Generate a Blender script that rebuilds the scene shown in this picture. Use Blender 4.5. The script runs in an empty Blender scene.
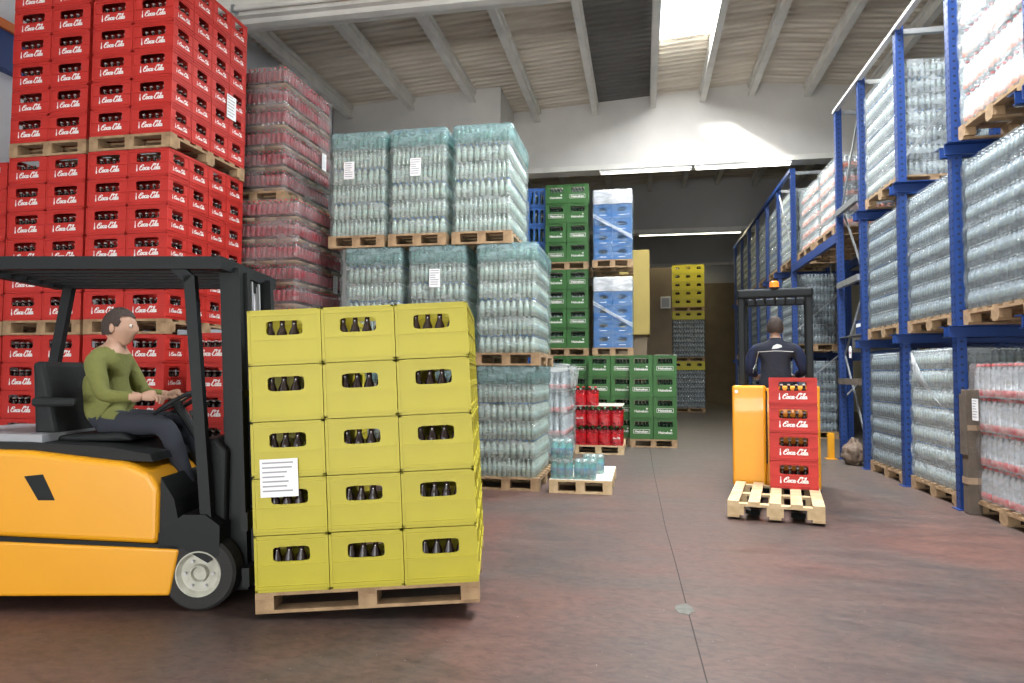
import bpy, bmesh, math, random
from mathutils import Vector, Matrix
random.seed(7)
SC = bpy.context.scene
COL = SC.collection
R = math.radians

# ------------------------------------------------------------------ materials
def new_mat(name):
    m = bpy.data.materials.new(name); m.use_nodes = True
    nt = m.node_tree; nt.nodes.clear()
    out = nt.nodes.new('ShaderNodeOutputMaterial')
    return m, nt, out

def pbr(name, col, rough=.5, metal=0., noise=0., nscale=8., bump=0., bscale=40., coat=0., emit=None, estr=0., spec=.5, col2=None, stretch=None, trans=0.):
    m, nt, out = new_mat(name)
    b = nt.nodes.new('ShaderNodeBsdfPrincipled')
    nt.links.new(b.outputs[0], out.inputs[0])
    b.inputs['Base Color'].default_value = (*col, 1)
    b.inputs['Roughness'].default_value = rough
    b.inputs['Metallic'].default_value = metal
    b.inputs['Coat Weight'].default_value = coat
    b.inputs['Specular IOR Level'].default_value = spec
    if trans: b.inputs['Transmission Weight'].default_value = trans
    if emit:
        b.inputs['Emission Color'].default_value = (*emit, 1)
        b.inputs['Emission Strength'].default_value = estr
    if noise or bump:
        tc = nt.nodes.new('ShaderNodeTexCoord')
        mp = nt.nodes.new('ShaderNodeMapping')
        nt.links.new(tc.outputs['Object'], mp.inputs[0])
        if stretch: mp.inputs['Scale'].default_value = stretch
    if noise:
        n = nt.nodes.new('ShaderNodeTexNoise'); n.inputs['Scale'].default_value = nscale
        n.inputs['Detail'].default_value = 5
        nt.links.new(mp.outputs[0], n.inputs['Vector'])
        r = nt.nodes.new('ShaderNodeValToRGB')
        r.color_ramp.elements[0].position = .3; r.color_ramp.elements[1].position = .7
        c2 = col2 or tuple(c*(1-noise) for c in col)
        r.color_ramp.elements[0].color = (*c2, 1); r.color_ramp.elements[1].color = (*col, 1)
        nt.links.new(n.outputs['Fac'], r.inputs[0]); nt.links.new(r.outputs[0], b.inputs['Base Color'])
    if bump:
        n2 = nt.nodes.new('ShaderNodeTexNoise'); n2.inputs['Scale'].default_value = bscale; n2.inputs['Detail'].default_value = 4
        nt.links.new(mp.outputs[0], n2.inputs['Vector'])
        bp = nt.nodes.new('ShaderNodeBump'); bp.inputs['Strength'].default_value = bump; bp.inputs['Distance'].default_value = .02
        nt.links.new(n2.outputs['Fac'], bp.inputs['Height']); nt.links.new(bp.outputs[0], b.inputs['Normal'])
    return m

def film_mat(name, tint, body, fac_lo, fac_hi, stretch=(3, 3, 9), bump=.5, rough=.16):
    """stretch film: see-through with creases that catch the light"""
    m, nt, out = new_mat(name)
    N = nt.nodes.new; L = nt.links.new
    tc = N('ShaderNodeTexCoord'); mp = N('ShaderNodeMapping'); mp.inputs['Scale'].default_value = stretch
    mp.inputs['Rotation'].default_value = (.3, .25, 0)
    L(tc.outputs['Object'], mp.inputs[0])
    n = N('ShaderNodeTexNoise'); n.inputs['Scale'].default_value = 1.6; n.inputs['Detail'].default_value = 6; n.inputs['Distortion'].default_value = .6
    L(mp.outputs[0], n.inputs['Vector'])
    bp = N('ShaderNodeBump'); bp.inputs['Strength'].default_value = bump; bp.inputs['Distance'].default_value = .03
    n2 = N('ShaderNodeTexNoise'); n2.inputs['Scale'].default_value = 6; n2.inputs['Detail'].default_value = 3
    L(mp.outputs[0], n2.inputs['Vector']); L(n2.outputs['Fac'], bp.inputs['Height'])
    tr = N('ShaderNodeBsdfTransparent'); tr.inputs[0].default_value = (*tint, 1)
    b = N('ShaderNodeBsdfPrincipled'); b.inputs['Base Color'].default_value = (*body, 1); b.inputs['Roughness'].default_value = rough
    b.inputs['Specular IOR Level'].default_value = .8
    L(bp.outputs[0], b.inputs['Normal'])
    mr = N('ShaderNodeMapRange'); mr.inputs['From Min'].default_value = .35; mr.inputs['From Max'].default_value = .68
    mr.inputs['To Min'].default_value = fac_lo; mr.inputs['To Max'].default_value = fac_hi
    L(n.outputs['Fac'], mr.inputs['Value'])
    mx = N('ShaderNodeMixShader'); L(mr.outputs[0], mx.inputs[0]); L(tr.outputs[0], mx.inputs[1]); L(b.outputs[0], mx.inputs[2])
    L(mx.outputs[0], out.inputs[0])
    return m

M = {}
M['red'] = pbr('red_plastic', (.54, .034, .026), .5, spec=.3, noise=.12, nscale=3)
M['red_dark'] = pbr('red_dark_plastic', (.40, .02, .02), .45)
M['white_print'] = pbr('white_print', (.85, .82, .8), .5)
M['green'] = pbr('green_plastic', (.028, .125, .022), .5, noise=.12, nscale=3)
M['blue'] = pbr('blue_plastic', (.022, .13, .36), .4, noise=.1, nscale=3)
M['blue_open'] = pbr('deep_blue_plastic', (.03, .12, .40), .4)
M['yellow_crate'] = pbr('yellow_crate_plastic', (.46, .40, .012), .5, noise=.12, nscale=3)
M['wood'] = pbr('pallet_wood', (.43, .29, .16), .85, noise=.45, nscale=9, bump=.25, bscale=60, stretch=(1, 1, 1), col2=(.24, .15, .08))
M['wood_new'] = pbr('fresh_pallet_wood', (.66, .50, .30), .8, noise=.3, nscale=9, bump=.2, bscale=60, col2=(.48, .34, .18))
M['wood_dark'] = pbr('weathered_wood', (.13, .10, .075), .9, noise=.4, nscale=7, bump=.3, bscale=50)
M['rackblue'] = pbr('blue_rack_paint', (.010, .045, .20), .45, noise=.15, nscale=5)
M['rackhole'] = pbr('rack_slot', (.01, .015, .04), .8)
M['galv'] = pbr('galvanised_steel', (.45, .47, .48), .4, metal=.7, noise=.2, nscale=10)
M['orange'] = pbr('orange_beam_paint', (.55, .14, .03), .5)
M['steel'] = pbr('bright_steel', (.5, .5, .52), .3, metal=.9)
M['truck_yellow'] = pbr('truck_yellow_paint', (.76, .34, .010), .38, coat=.2, noise=.05, nscale=2)
M['truck_orange'] = pbr('reach_truck_paint', (.85, .35, .006), .45, coat=.1, noise=.05, nscale=2)
M['black'] = pbr('black_steel', (.006, .008, .009), .55, spec=.25)
M['blackplastic'] = pbr('black_plastic', (.010, .012, .013), .65, spec=.3, bump=.1, bscale=80)
M['greyplastic'] = pbr('grey_cover', (.30, .31, .33), .5)
M['rubber'] = pbr('tyre_rubber', (.02, .02, .02), .8, bump=.2, bscale=60)
M['rim'] = pbr('pale_wheel_rim', (.50, .50, .42), .45, noise=.3, nscale=20)
M['beacon'] = pbr('orange_beacon', (.9, .22, .02), .25, emit=(1, .25, .02), estr=.25)
M['skin'] = pbr('skin', (.50, .30, .21), .55)
M['hair'] = pbr('dark_hair', (.05, .032, .025), .7, bump=.5, bscale=150)
M['olive'] = pbr('olive_cloth', (.17, .18, .045), .85, noise=.15, nscale=9, bump=.3, bscale=30)
M['navy'] = pbr('navy_cloth', (.012, .015, .028), .85, bump=.3, bscale=25)
M['navy_blue'] = pbr('navy_sleeve', (.012, .02, .06), .85, bump=.3, bscale=25)
M['trouser'] = pbr('dark_trousers', (.025, .028, .04), .9)
M['reflect'] = pbr('reflective_piping', (.6, .62, .6), .4)
M['eye'] = pbr('eye_white', (.8, .78, .75), .3)
M['shoe'] = pbr('black_shoe', (.02, .018, .016), .5)
M['glass_brown'] = pbr('dark_bottle_glass', (.02, .010, .008), .08, coat=.5)
M['glass_green'] = pbr('green_bottle_glass', (.006, .03, .012), .1, coat=.5)
M['cap_silver'] = pbr('silver_cap', (.42, .36, .35), .35, metal=.2)
M['cap_gold'] = pbr('yellow_cap', (.75, .62, .12), .4)
M['cap_red'] = pbr('red_cap', (.65, .03, .03), .4)
M['cap_white'] = pbr('white_cap', (.75, .8, .8), .4)
M['cap_blue'] = pbr('blue_cap', (.05, .2, .5), .4)
M['pet_water'] = pbr('clear_water_bottle', (.52, .56, .50), .12, coat=.6, noise=.35, nscale=26, bump=.5, bscale=50, stretch=(1, 1, .6))
M['lab_water'] = pbr('pale_blue_label', (.32, .44, .48), .4, noise=.45, nscale=30, col2=(.58, .60, .45))
M['pet_teal'] = pbr('teal_water_bottle', (.12, .55, .55), .12, coat=.6, noise=.3, nscale=26, bump=.4, bscale=50)
M['lab_teal'] = pbr('aqua_label', (.02, .28, .30), .4, noise=.5, nscale=22, col2=(.05, .2, .52))
M['pet_clear'] = pbr('clear_bottle', (.43, .46, .48), .12, coat=.7, noise=.4, nscale=30, bump=.5, bscale=50)
M['lab_clear'] = pbr('grey_blue_label', (.30, .36, .42), .4, noise=.5, nscale=22, col2=(.46, .49, .42))
M['lab_pink'] = pbr('pink_red_label', (.62, .10, .12), .4, noise=.5, nscale=14, col2=(.75, .55, .52))
M['lab_orange'] = pbr('orange_label', (.85, .20, .10), .4, noise=.6, nscale=10, col2=(.8, .65, .6))
M['pet_cola'] = pbr('dark_cola_bottle', (.035, .010, .008), .1, coat=.7)
M['lab_cola'] = pbr('red_cola_label', (.60, .02, .03), .35, noise=.3, nscale=20)
M['lab_colapink'] = pbr('red_wrap_label', (.42, .02, .04), .35, noise=.5, nscale=16, col2=(.28, .06, .07))
M['tray'] = pbr('brown_card_tray', (.36, .25, .16), .85, noise=.3, nscale=8)
M['card'] = pbr('grey_card_sheet', (.55, .50, .42), .85, noise=.15, nscale=4)
M['sheetwhite'] = pbr('white_card_sheet', (.78, .74, .66), .7, noise=.08, nscale=3)
M['paper'] = pbr('white_paper', (.86, .87, .88), .6)
M['ink'] = pbr('printed_ink', (.30, .30, .33), .6)
M['sackbrown'] = pbr('brown_sack', (.20, .14, .10), .7, noise=.5, nscale=12, bump=.7, bscale=25)
M['film'] = film_mat('clear_stretch_film', (.93, .96, .96), (.70, .76, .78), .10, .42)
M['film_teal'] = film_mat('teal_stretch_film', (.88, .94, .93), (.50, .56, .55), .10, .46)
M['film_top'] = film_mat('teal_top_film', (.66, .82, .82), (.36, .49, .50), .22, .50)
M['film_cloudy'] = film_mat('cloudy_stretch_film', (.90, .90, .90), (.44, .40, .40), .07, .50, stretch=(2, 2, 7))
M['film_grey'] = film_mat('grey_stretch_film', (.78, .82, .85), (.34, .385, .41), .14, .44)
M['film_blue'] = film_mat('film_over_blue', (.85, .93, .98), (.40, .55, .70), .04, .30)
M['film_white'] = film_mat('white_cover_film', (.9, .92, .92), (.78, .80, .80), .5, .85)
M['film_streak'] = film_mat('gathered_film', (.9, .95, .97), (.85, .9, .92), .45, .85, stretch=(10, 10, 3))
M['conc'] = pbr('pale_concrete', (.66, .64, .60), .9, noise=.12, nscale=1.3, bump=.15, bscale=12)
M['conc_beam'] = pbr('painted_beam', (.76, .74, .69), .8, noise=.18, nscale=2.5, bump=.1, bscale=20)
M['wallgrey'] = pbr('grey_render', (.47, .47, .46), .9, noise=.12, nscale=1)
M['wallleft'] = pbr('blue_white_render', (.74, .78, .84), .9, noise=.15, nscale=1.2)
M['yellowwall'] = pbr('yellow_wall_paint', (.42, .33, .10), .8, noise=.12, nscale=2)
M['brownwall'] = pbr('brown_wall', (.22, .17, .11), .85, noise=.2, nscale=2)
M['tube'] = pbr('lit_tube', (1, 1, 1), .5, emit=(1, .98, .9), estr=9)
M['tube_dim'] = pbr('lit_tube_warm', (1, 1, 1), .5, emit=(1, .95, .78), estr=4)
M['lampbody'] = pbr('lamp_housing', (.7, .7, .68), .5)
M['joint'] = pbr('joint_filler', (.035, .028, .025), .9)
M['patchgrey'] = pbr('old_filler', (.17, .17, .15), .9, noise=.3, nscale=30)
M['signwhite'] = pbr('sign_panel', (.6, .6, .58), .5)

def ceiling_mat():
    m, nt, out = new_mat('corrugated_sheet')
    N = nt.nodes.new; L = nt.links.new
    b = N('ShaderNodeBsdfPrincipled'); b.inputs['Roughness'].default_value = .8
    tc = N('ShaderNodeTexCoord'); mp = N('ShaderNodeMapping'); mp.inputs['Scale'].default_value = (.5, 3, 1)
    L(tc.outputs['Object'], mp.inputs[0])
    n = N('ShaderNodeTexNoise'); n.inputs['Scale'].default_value = 1.5; n.inputs['Detail'].default_value = 6
    L(mp.outputs[0], n.inputs['Vector'])
    r = N('ShaderNodeValToRGB'); r.color_ramp.elements[0].color = (.50, .44, .36, 1); r.color_ramp.elements[1].color = (.74, .68, .58, 1)
    r.color_ramp.elements[0].position = .3; r.color_ramp.elements[1].position = .7
    L(n.outputs['Fac'], r.inputs[0]); L(r.outputs[0], b.inputs['Base Color']); L(b.outputs[0], out.inputs[0])
    return m
M['sheet'] = ceiling_mat()
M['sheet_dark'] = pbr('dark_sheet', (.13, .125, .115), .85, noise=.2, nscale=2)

def floor_mat():
    m, nt, out = new_mat('stained_red_concrete')
    N = nt.nodes.new; L = nt.links.new
    b = N('ShaderNodeBsdfPrincipled'); b.inputs['Specular IOR Level'].default_value = .34
    tc = N('ShaderNodeTexCoord')
    def noise(scale, detail, st=(1, 1, 1), rot=0., dist=0.):
        mp = N('ShaderNodeMapping'); mp.inputs['Scale'].default_value = st; mp.inputs['Rotation'].default_value = (0, 0, rot)
        L(tc.outputs['Object'], mp.inputs[0])
        n = N('ShaderNodeTexNoise'); n.inputs['Scale'].default_value = scale; n.inputs['Detail'].default_value = detail
        n.inputs['Distortion'].default_value = dist; n.inputs['Roughness'].default_value = .62
        L(mp.outputs[0], n.inputs['Vector']); return n
    big = noise(.55, 6, dist=.8)
    r1 = N('ShaderNodeValToRGB'); e = r1.color_ramp.elements
    e[0].position = .34; e[0].color = (.082, .066, .060, 1); e[1].position = .66; e[1].color = (.150, .072, .056, 1)
    L(big.outputs['Fac'], r1.inputs[0])
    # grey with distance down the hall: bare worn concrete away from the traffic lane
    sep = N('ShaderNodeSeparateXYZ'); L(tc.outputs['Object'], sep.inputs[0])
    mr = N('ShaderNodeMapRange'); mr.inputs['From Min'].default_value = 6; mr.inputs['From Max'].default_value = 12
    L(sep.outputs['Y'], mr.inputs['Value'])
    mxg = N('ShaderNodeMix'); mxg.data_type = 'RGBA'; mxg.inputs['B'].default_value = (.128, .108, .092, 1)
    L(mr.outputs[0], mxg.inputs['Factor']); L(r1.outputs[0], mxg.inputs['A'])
    streak = noise(2.2, 7, st=(.9, 3.2, 1), rot=.5, dist=.4)
    r2 = N('ShaderNodeValToRGB'); e = r2.color_ramp.elements
    e[0].position = .3; e[0].color = (.72, .75, .78, 1); e[1].position = .68; e[1].color = (1.10, 1.07, 1.04, 1)
    L(streak.outputs['Fac'], r2.inputs[0])
    mul = N('ShaderNodeMix'); mul.data_type = 'RGBA'; mul.blend_type = 'MULTIPLY'; mul.inputs['Factor'].default_value = 1
    L(mxg.outputs['Result'], mul.inputs['A']); L(r2.outputs[0], mul.inputs['B'])
    fine = noise(14, 10, st=(1, 1.6, 1), rot=.7, dist=.5)
    r3 = N('ShaderNodeValToRGB'); e = r3.color_ramp.elements
    e[0].position = .32; e[0].color = (.50, .52, .54, 1); e[1].position = .58; e[1].color = (1, 1, 1, 1)
    L(fine.outputs['Fac'], r3.inputs[0])
    mul2 = N('ShaderNodeMix'); mul2.data_type = 'RGBA'; mul2.blend_type = 'MULTIPLY'; mul2.inputs['Factor'].default_value = .8
    L(mul.outputs['Result'], mul2.inputs['A']); L(r3.outputs[0], mul2.inputs['B'])
    spk = noise(60, 2)
    r4 = N('ShaderNodeValToRGB'); e = r4.color_ramp.elements
    e[0].position = .73; e[0].color = (0, 0, 0, 1); e[1].position = .76; e[1].color = (1, 1, 1, 1)
    L(spk.outputs['Fac'], r4.inputs[0])
    mx4 = N('ShaderNodeMix'); mx4.data_type = 'RGBA'; mx4.inputs['B'].default_value = (.42, .38, .35, 1)
    L(r4.outputs[0], mx4.inputs['Factor']); L(mul2.outputs['Result'], mx4.inputs['A'])
    L(mx4.outputs['Result'], b.inputs['Base Color'])
    rr = N('ShaderNodeMapRange'); rr.inputs['To Min'].default_value = .34; rr.inputs['To Max'].default_value = .62
    L(streak.outputs['Fac'], rr.inputs['Value']); L(rr.outputs[0], b.inputs['Roughness'])
    bp = N('ShaderNodeBump'); bp.inputs['Strength'].default_value = .12; bp.inputs['Distance'].default_value = .01
    L(fine.outputs['Fac'], bp.inputs['Height']); L(bp.outputs[0], b.inputs['Normal'])
    L(b.outputs[0], out.inputs[0])
    return m
M['floor'] = floor_mat()

def pane_mat():
    m, nt, out = new_mat('rooflight_pane')
    N = nt.nodes.new; L = nt.links.new
    tr = N('ShaderNodeBsdfTransparent'); tr.inputs[0].default_value = (.9, .93, .95, 1)
    tl = N('ShaderNodeBsdfTranslucent'); tl.inputs[0].default_value = (.9, .93, .95, 1)
    mx = N('ShaderNodeMixShader'); mx.inputs[0].default_value = .35
    L(tr.outputs[0], mx.inputs[1]); L(tl.outputs[0], mx.inputs[2]); L(mx.outputs[0], out.inputs[0])
    return m
M['pane'] = pane_mat()

# ------------------------------------------------------------------ mesh helper
class MB:
    def __init__(s): s.v = []; s.f = []; s.m = []; s.mats = []
    def mi(s, m):
        if m not in s.mats: s.mats.append(m)
        return s.mats.index(m)
    def add(s, vs, fs, m, T=None):
        o = len(s.v); k = s.mi(m)
        s.v += [tuple(T @ Vector(v)) if T else tuple(v) for v in vs]
        s.f += [tuple(i+o for i in f) for f in fs]; s.m += [k]*len(fs)
    def box(s, x0, y0, z0, x1, y1, z1, m, T=None, ch=0.):
        if x0 > x1: x0, x1 = x1, x0
        if y0 > y1: y0, y1 = y1, y0
        if z0 > z1: z0, z1 = z1, z0
        if ch <= 0:
            vs = [(x0,y0,z0),(x1,y0,z0),(x1,y1,z0),(x0,y1,z0),(x0,y0,z1),(x1,y0,z1),(x1,y1,z1),(x0,y1,z1)]
            s.add(vs, [(0,3,2,1),(4,5,6,7),(0,1,5,4),(1,2,6,5),(2,3,7,6),(3,0,4,7)], m, T); return
        bm = bmesh.new(); bmesh.ops.create_cube(bm, size=1)
        for v in bm.verts: v.co = Vector(((x0+x1)/2+v.co.x*(x1-x0), (y0+y1)/2+v.co.y*(y1-y0), (z0+z1)/2+v.co.z*(z1-z0)))
        bmesh.ops.bevel(bm, geom=list(bm.edges), offset=min(ch, (x1-x0)*.45, (y1-y0)*.45, (z1-z0)*.45), segments=2, affect='EDGES', profile=.5)
        s.addbm(bm, m, T)
    def addbm(s, bm, m, T=None):
        bm.verts.index_update()
        s.add([tuple(v.co) for v in bm.verts], [[v.index for v in f.verts] for f in bm.faces], m, T); bm.free()
    def cyl(s, p0, p1, r, m, seg=10, r1=None, caps=True):
        p0, p1 = Vector(p0), Vector(p1); d = (p1-p0).normalized()
        a = d.orthogonal().normalized(); b = d.cross(a); r1 = r if r1 is None else r1
        vs = []
        for p, q in ((p0, r), (p1, r1)):
            for i in range(seg):
                t = 2*math.pi*i/seg; vs.append(p+a*math.cos(t)*q+b*math.sin(t)*q)
        fs = [(i, (i+1) % seg, seg+(i+1) % seg, seg+i) for i in range(seg)]
        if caps: fs += [tuple(range(seg-1, -1, -1)), tuple(range(seg, 2*seg))]
        s.add(vs, fs, m)
    def bar(s, p0, p1, w, h, m, up=(0, 0, 1)):
        p0, p1 = Vector(p0), Vector(p1); d = (p1-p0); L = d.length; d.normalize()
        x = d.cross(Vector(up));
        if x.length < 1e-4: x = d.orthogonal()
        x.normalize(); z = x.cross(d)
        T = Matrix((( x.x, d.x, z.x, p0.x), (x.y, d.y, z.y, p0.y), (x.z, d.z, z.z, p0.z), (0, 0, 0, 1)))
        s.box(-w/2, 0, -h/2, w/2, L, h/2, m, T)
    def tube(s, pts, r, m, seg=8, closed=False):
        pts = [Vector(p) for p in pts]; n = len(pts); vs = []; prev = None
        for i, p in enumerate(pts):
            a = pts[(i-1) % n] if closed or i else p; b = pts[(i+1) % n] if closed or i < n-1 else p
            d = (b-a).normalized()
            if prev is None: u = d.orthogonal().normalized()
            else:
                u = prev-d*prev.dot(d); u.normalize()
            prev = u; w = d.cross(u)
            for k in range(seg):
                t = 2*math.pi*k/seg; vs.append(p+(u*math.cos(t)+w*math.sin(t))*r)
        fs = []
        for i in range(n if closed else n-1):
            j = (i+1) % n
            for k in range(seg): fs.append((i*seg+k, i*seg+(k+1) % seg, j*seg+(k+1) % seg, j*seg+k))
        if not closed: fs += [tuple(range(seg-1, -1, -1)), tuple(range((n-1)*seg, n*seg))]
        s.add(vs, fs, m)
    def lathe(s, c, prof, seg, T=None):
        """prof: (r, z, material of the ring below this point)"""
        cx, cy, cz = c; n = len(prof)
        vs = [(cx+r*math.cos(2*math.pi*k/seg), cy+r*math.sin(2*math.pi*k/seg), cz+z) for r, z, _ in prof for k in range(seg)]
        for i in range(1, n):
            pass
        o = len(s.v); s.v += [tuple(T @ Vector(v)) if T else v for v in vs]
        for i in range(1, n):
            k_ = s.mi(prof[i][2])
            for k in range(seg):
                s.f.append((o+(i-1)*seg+k, o+(i-1)*seg+(k+1) % seg, o+i*seg+(k+1) % seg, o+i*seg+k)); s.m.append(k_)
        s.f.append(tuple(o+(n-1)*seg+k for k in range(seg))); s.m.append(s.mi(prof[-1][2]))
    def prism(s, poly, axis, a0, a1, m, T=None):
        """extrude a 2D polygon along axis ('x': poly is (y,z); 'y': (x,z); 'z': (x,y))"""
        n = len(poly)
        def P(p, a): return {'x': (a, p[0], p[1]), 'y': (p[0], a, p[1]), 'z': (p[0], p[1], a)}[axis]
        vs = [P(p, a0) for p in poly]+[P(p, a1) for p in poly]
        fs = [(i, (i+1) % n, n+(i+1) % n, n+i) for i in range(n)]+[tuple(range(n-1, -1, -1)), tuple(range(n, 2*n))]
        s.add(vs, fs, m, T)
    def mesh(s, name, smooth=False, weld=False):
        me = bpy.data.meshes.new(name); me.from_pydata(s.v, [], s.f)
        for m in s.mats: me.materials.append(M[m])
        me.polygons.foreach_set('material_index', s.m)
        if smooth: me.polygons.foreach_set('use_smooth', [True]*len(s.f))
        bm = bmesh.new(); bm.from_mesh(me)
        if weld: bmesh.ops.remove_doubles(bm, verts=bm.verts, dist=1e-5)
        bmesh.ops.recalc_face_normals(bm, faces=bm.faces); bm.to_mesh(me); bm.free()
        me.update(); return me
    def obj(s, name, parent=None, loc=(0, 0, 0), smooth=False, weld=False, rot=None):
        return mobj(name, s.mesh(name, smooth, weld), parent, loc, rot)

def mobj(name, me, parent=None, loc=(0, 0, 0), rot=None):
    o = bpy.data.objects.new(name, me); COL.objects.link(o); o.parent = parent; o.location = loc
    if rot is not None: o.rotation_euler = rot if hasattr(rot, '__len__') else (0, 0, rot)
    return o
def empty(name, loc=(0, 0, 0), rz=0.):
    o = bpy.data.objects.new(name, None); COL.objects.link(o); o.location = loc; o.rotation_euler = (0, 0, rz); o.empty_display_size = .1
    return o
def tag(o, label, cat, group=None, kind=None):
    o['label'] = label; o['category'] = cat
    if group: o['group'] = group
    if kind: o['kind'] = kind
    return o
def struct(o): o['kind'] = 'structure'; return o
KIDS = {}
def kids(o):
    return [c for c in o.children]
def copy_tree(o, parent=None):
    c = o.copy(); COL.objects.link(c); c.parent = parent
    for ch in CH.get(o.name, []): copy_tree_child(ch, c)
    return c
def copy_tree_child(o, parent):
    c = o.copy(); COL.objects.link(c); c.parent = parent
    for ch in CH.get(o.name, []): copy_tree_child(ch, c)
CH = {}
def register(o):
    """remember a prototype's children once, so copying does not search the whole scene"""
    CH[o.name] = list(o.children)
    for c in CH[o.name]: register(c)
used = set()
def place(proto, loc, rz=0., label=None, cat=None, group=None):
    if proto.name in used:
        o = copy_tree(proto)
    else:
        used.add(proto.name); o = proto
    o.location = loc; o.rotation_euler = (0, 0, rz)
    if label: o['label'] = label
    if cat: o['category'] = cat
    if group: o['group'] = group
    elif 'group' in o.keys() and group == '': del o['group']
    return o

ORD = ['bottom', 'second', 'third', 'fourth', 'fifth', 'sixth', 'seventh', 'eighth']

# ------------------------------------------------------------------ building shell
PX = [-6.54, -5.06, -3.65, -2.44, -1.06, .28, 1.40, 2.47, 3.66, 4.90, 6.15]
XL, XR = -7.0, 7.3
PORT = [1.0, 8.5, 16.0, 23.5, 31.0]
YB = -7.0
def zc(x): return 7.92-(2.5-x)*.058 if x < 2.5 else 7.92-(x-2.5)*.10
b = MB(); b.box(XL-.3, YB-.3, -.12, XR+.3, 32, 0, 'floor'); struct(b.obj('floor'))
# saw-cut joint in the slab: a thin dark filler strip with a patch
b = MB()
pts = [(.115, 14), (.135, 10), (.15, 8.6), (.17, 7.2), (.185, 6.0), (.215, 5.0), (.235, 4.1), (.262, 3.05), (.30, 1.5)]
for (x0, y0), (x1, y1) in zip(pts, pts[1:]):
    b.prism([(x0-.003, y0), (x0+.003, y0), (x1+.003, y1), (x1-.003, y1)], 'z', 0, .0012, 'joint')
j = b.obj('floor_joint'); struct(j)
b = MB(); rng = random.Random(3)
b.prism([(.225+math.cos(t)*.055*rng.uniform(.7, 1.1), 3.95+math.sin(t)*.10*rng.uniform(.7, 1.1)) for t in [i*math.pi/7 for i in range(14)]], 'z', 0, .0016, 'patchgrey')
tag(b.obj('filler_patch'), 'small pale filler patch on the dark floor joint', 'patch')

def wall(name, x0, y0, z0, x1, y1, z1, m):
    b = MB(); b.box(x0, y0, z0, x1, y1, z1, m); return struct(b.obj(name))
wall('wall_left', XL-.2, YB, 0, XL, 31.2, 8.4, 'wallleft')
wall('wall_right', XR, YB, 0, XR+.2, 31.2, 8.4, 'wallgrey')
b = MB(); b.box(XL, 31.1, 0, XR, 31.3, 5.3, 'brownwall'); b.box(XL, 31.1, 5.3, XR, 31.3, 8.4, 'wallgrey'); struct(b.obj('wall_far'))
b = MB()
b.box(XL, YB-.2, 0, -5.2, YB, 8.4, 'wallgrey'); b.box(3.2, YB-.2, 0, XR, YB, 8.4, 'wallgrey'); b.box(-5.2, YB-.2, 5.0, 3.2, YB, 8.4, 'wallgrey')
struct(b.obj('wall_behind'))
b = MB(); b.box(-5.3, YB, 0, -5.2, YB+.12, 5.1, 'galv'); b.box(3.2, YB, 0, 3.3, YB+.12, 5.1, 'galv'); b.box(-5.3, YB, 5.0, 3.3, YB+.12, 5.12, 'galv'); struct(b.obj('door_1'))
# block wall box behind the water stacks
wall('wall_block', -6.95, 14.4, 0, -3.02, 15.95, 7.58, 'conc')
# yellow partition and its dark foot
b = MB(); b.box(-.55, 17.0, 2.25, .19, 17.9, 4.35, 'yellowwall', ch=.02); b.box(-.55, 17.1, 0, .12, 17.9, 2.25, 'brownwall')
struct(b.obj('wall_yellow'))
b = MB(); b.box(-1.5, 23.6, 0, 1.0, 23.8, 4.9, 'brownwall'); struct(b.obj('wall_brown'))
b = MB(); b.box(.62, 23.52, 3.5, .95, 23.58, 3.9, 'signwhite', ch=.01); b.box(.66, 23.515, 3.55, .91, 23.52, 3.85, 'greyplastic')
tag(b.obj('wall_sign'), 'small pale framed sign high on the brown far wall', 'sign')
# portal beams
for i, y in enumerate(PORT):
    b = MB()
    x = XL
    zs = [(XL, zc(XL)-.1), (2.5, zc(2.5)-.1), (XR, zc(XR)-.1)]
    zb = 6.30 if y == 8.5 else 6.16
    poly = [(XL, zb), (XR, zb)]+[(a, z+.11) for a, z in reversed(zs)]
    if y == 8.5:
        # the near cross beam: seen from underneath with its pipe
        b.prism(poly, 'y', y, y+.22, 'conc_beam')
        b.box(XL, y-.12, 6.24, XR, y+.34, 6.36, 'conc_beam'); b.box(XL, y-.02, 6.17, XR, y+.12, 6.24, 'conc_beam')
    else:
        b.prism(poly, 'y', y, y+.24, 'conc' if y < 20 else 'wallgrey')
        b.box(XL, y-.10, 6.07, XR, y+.34, 6.19, 'conc_beam')
    struct(b.obj('trim_%d' % (i+1)))
b = MB(); b.tube([(XL+.02, 8.30, 6.30), (-4.2, 8.30, 6.30), (-1, 8.30, 6.30), (XR-.02, 8.30, 6.30)], .035, 'conc_beam', 10)
for x in (-5.5, -3.2, -.8, 1.6): b.box(x-.02, 8.255, 6.255, x+.02, 8.385, 6.345, 'galv')
tag(b.obj('ceiling_pipe'), 'pale grey pipe clipped under the nearest roof beam', 'pipe')
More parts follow.
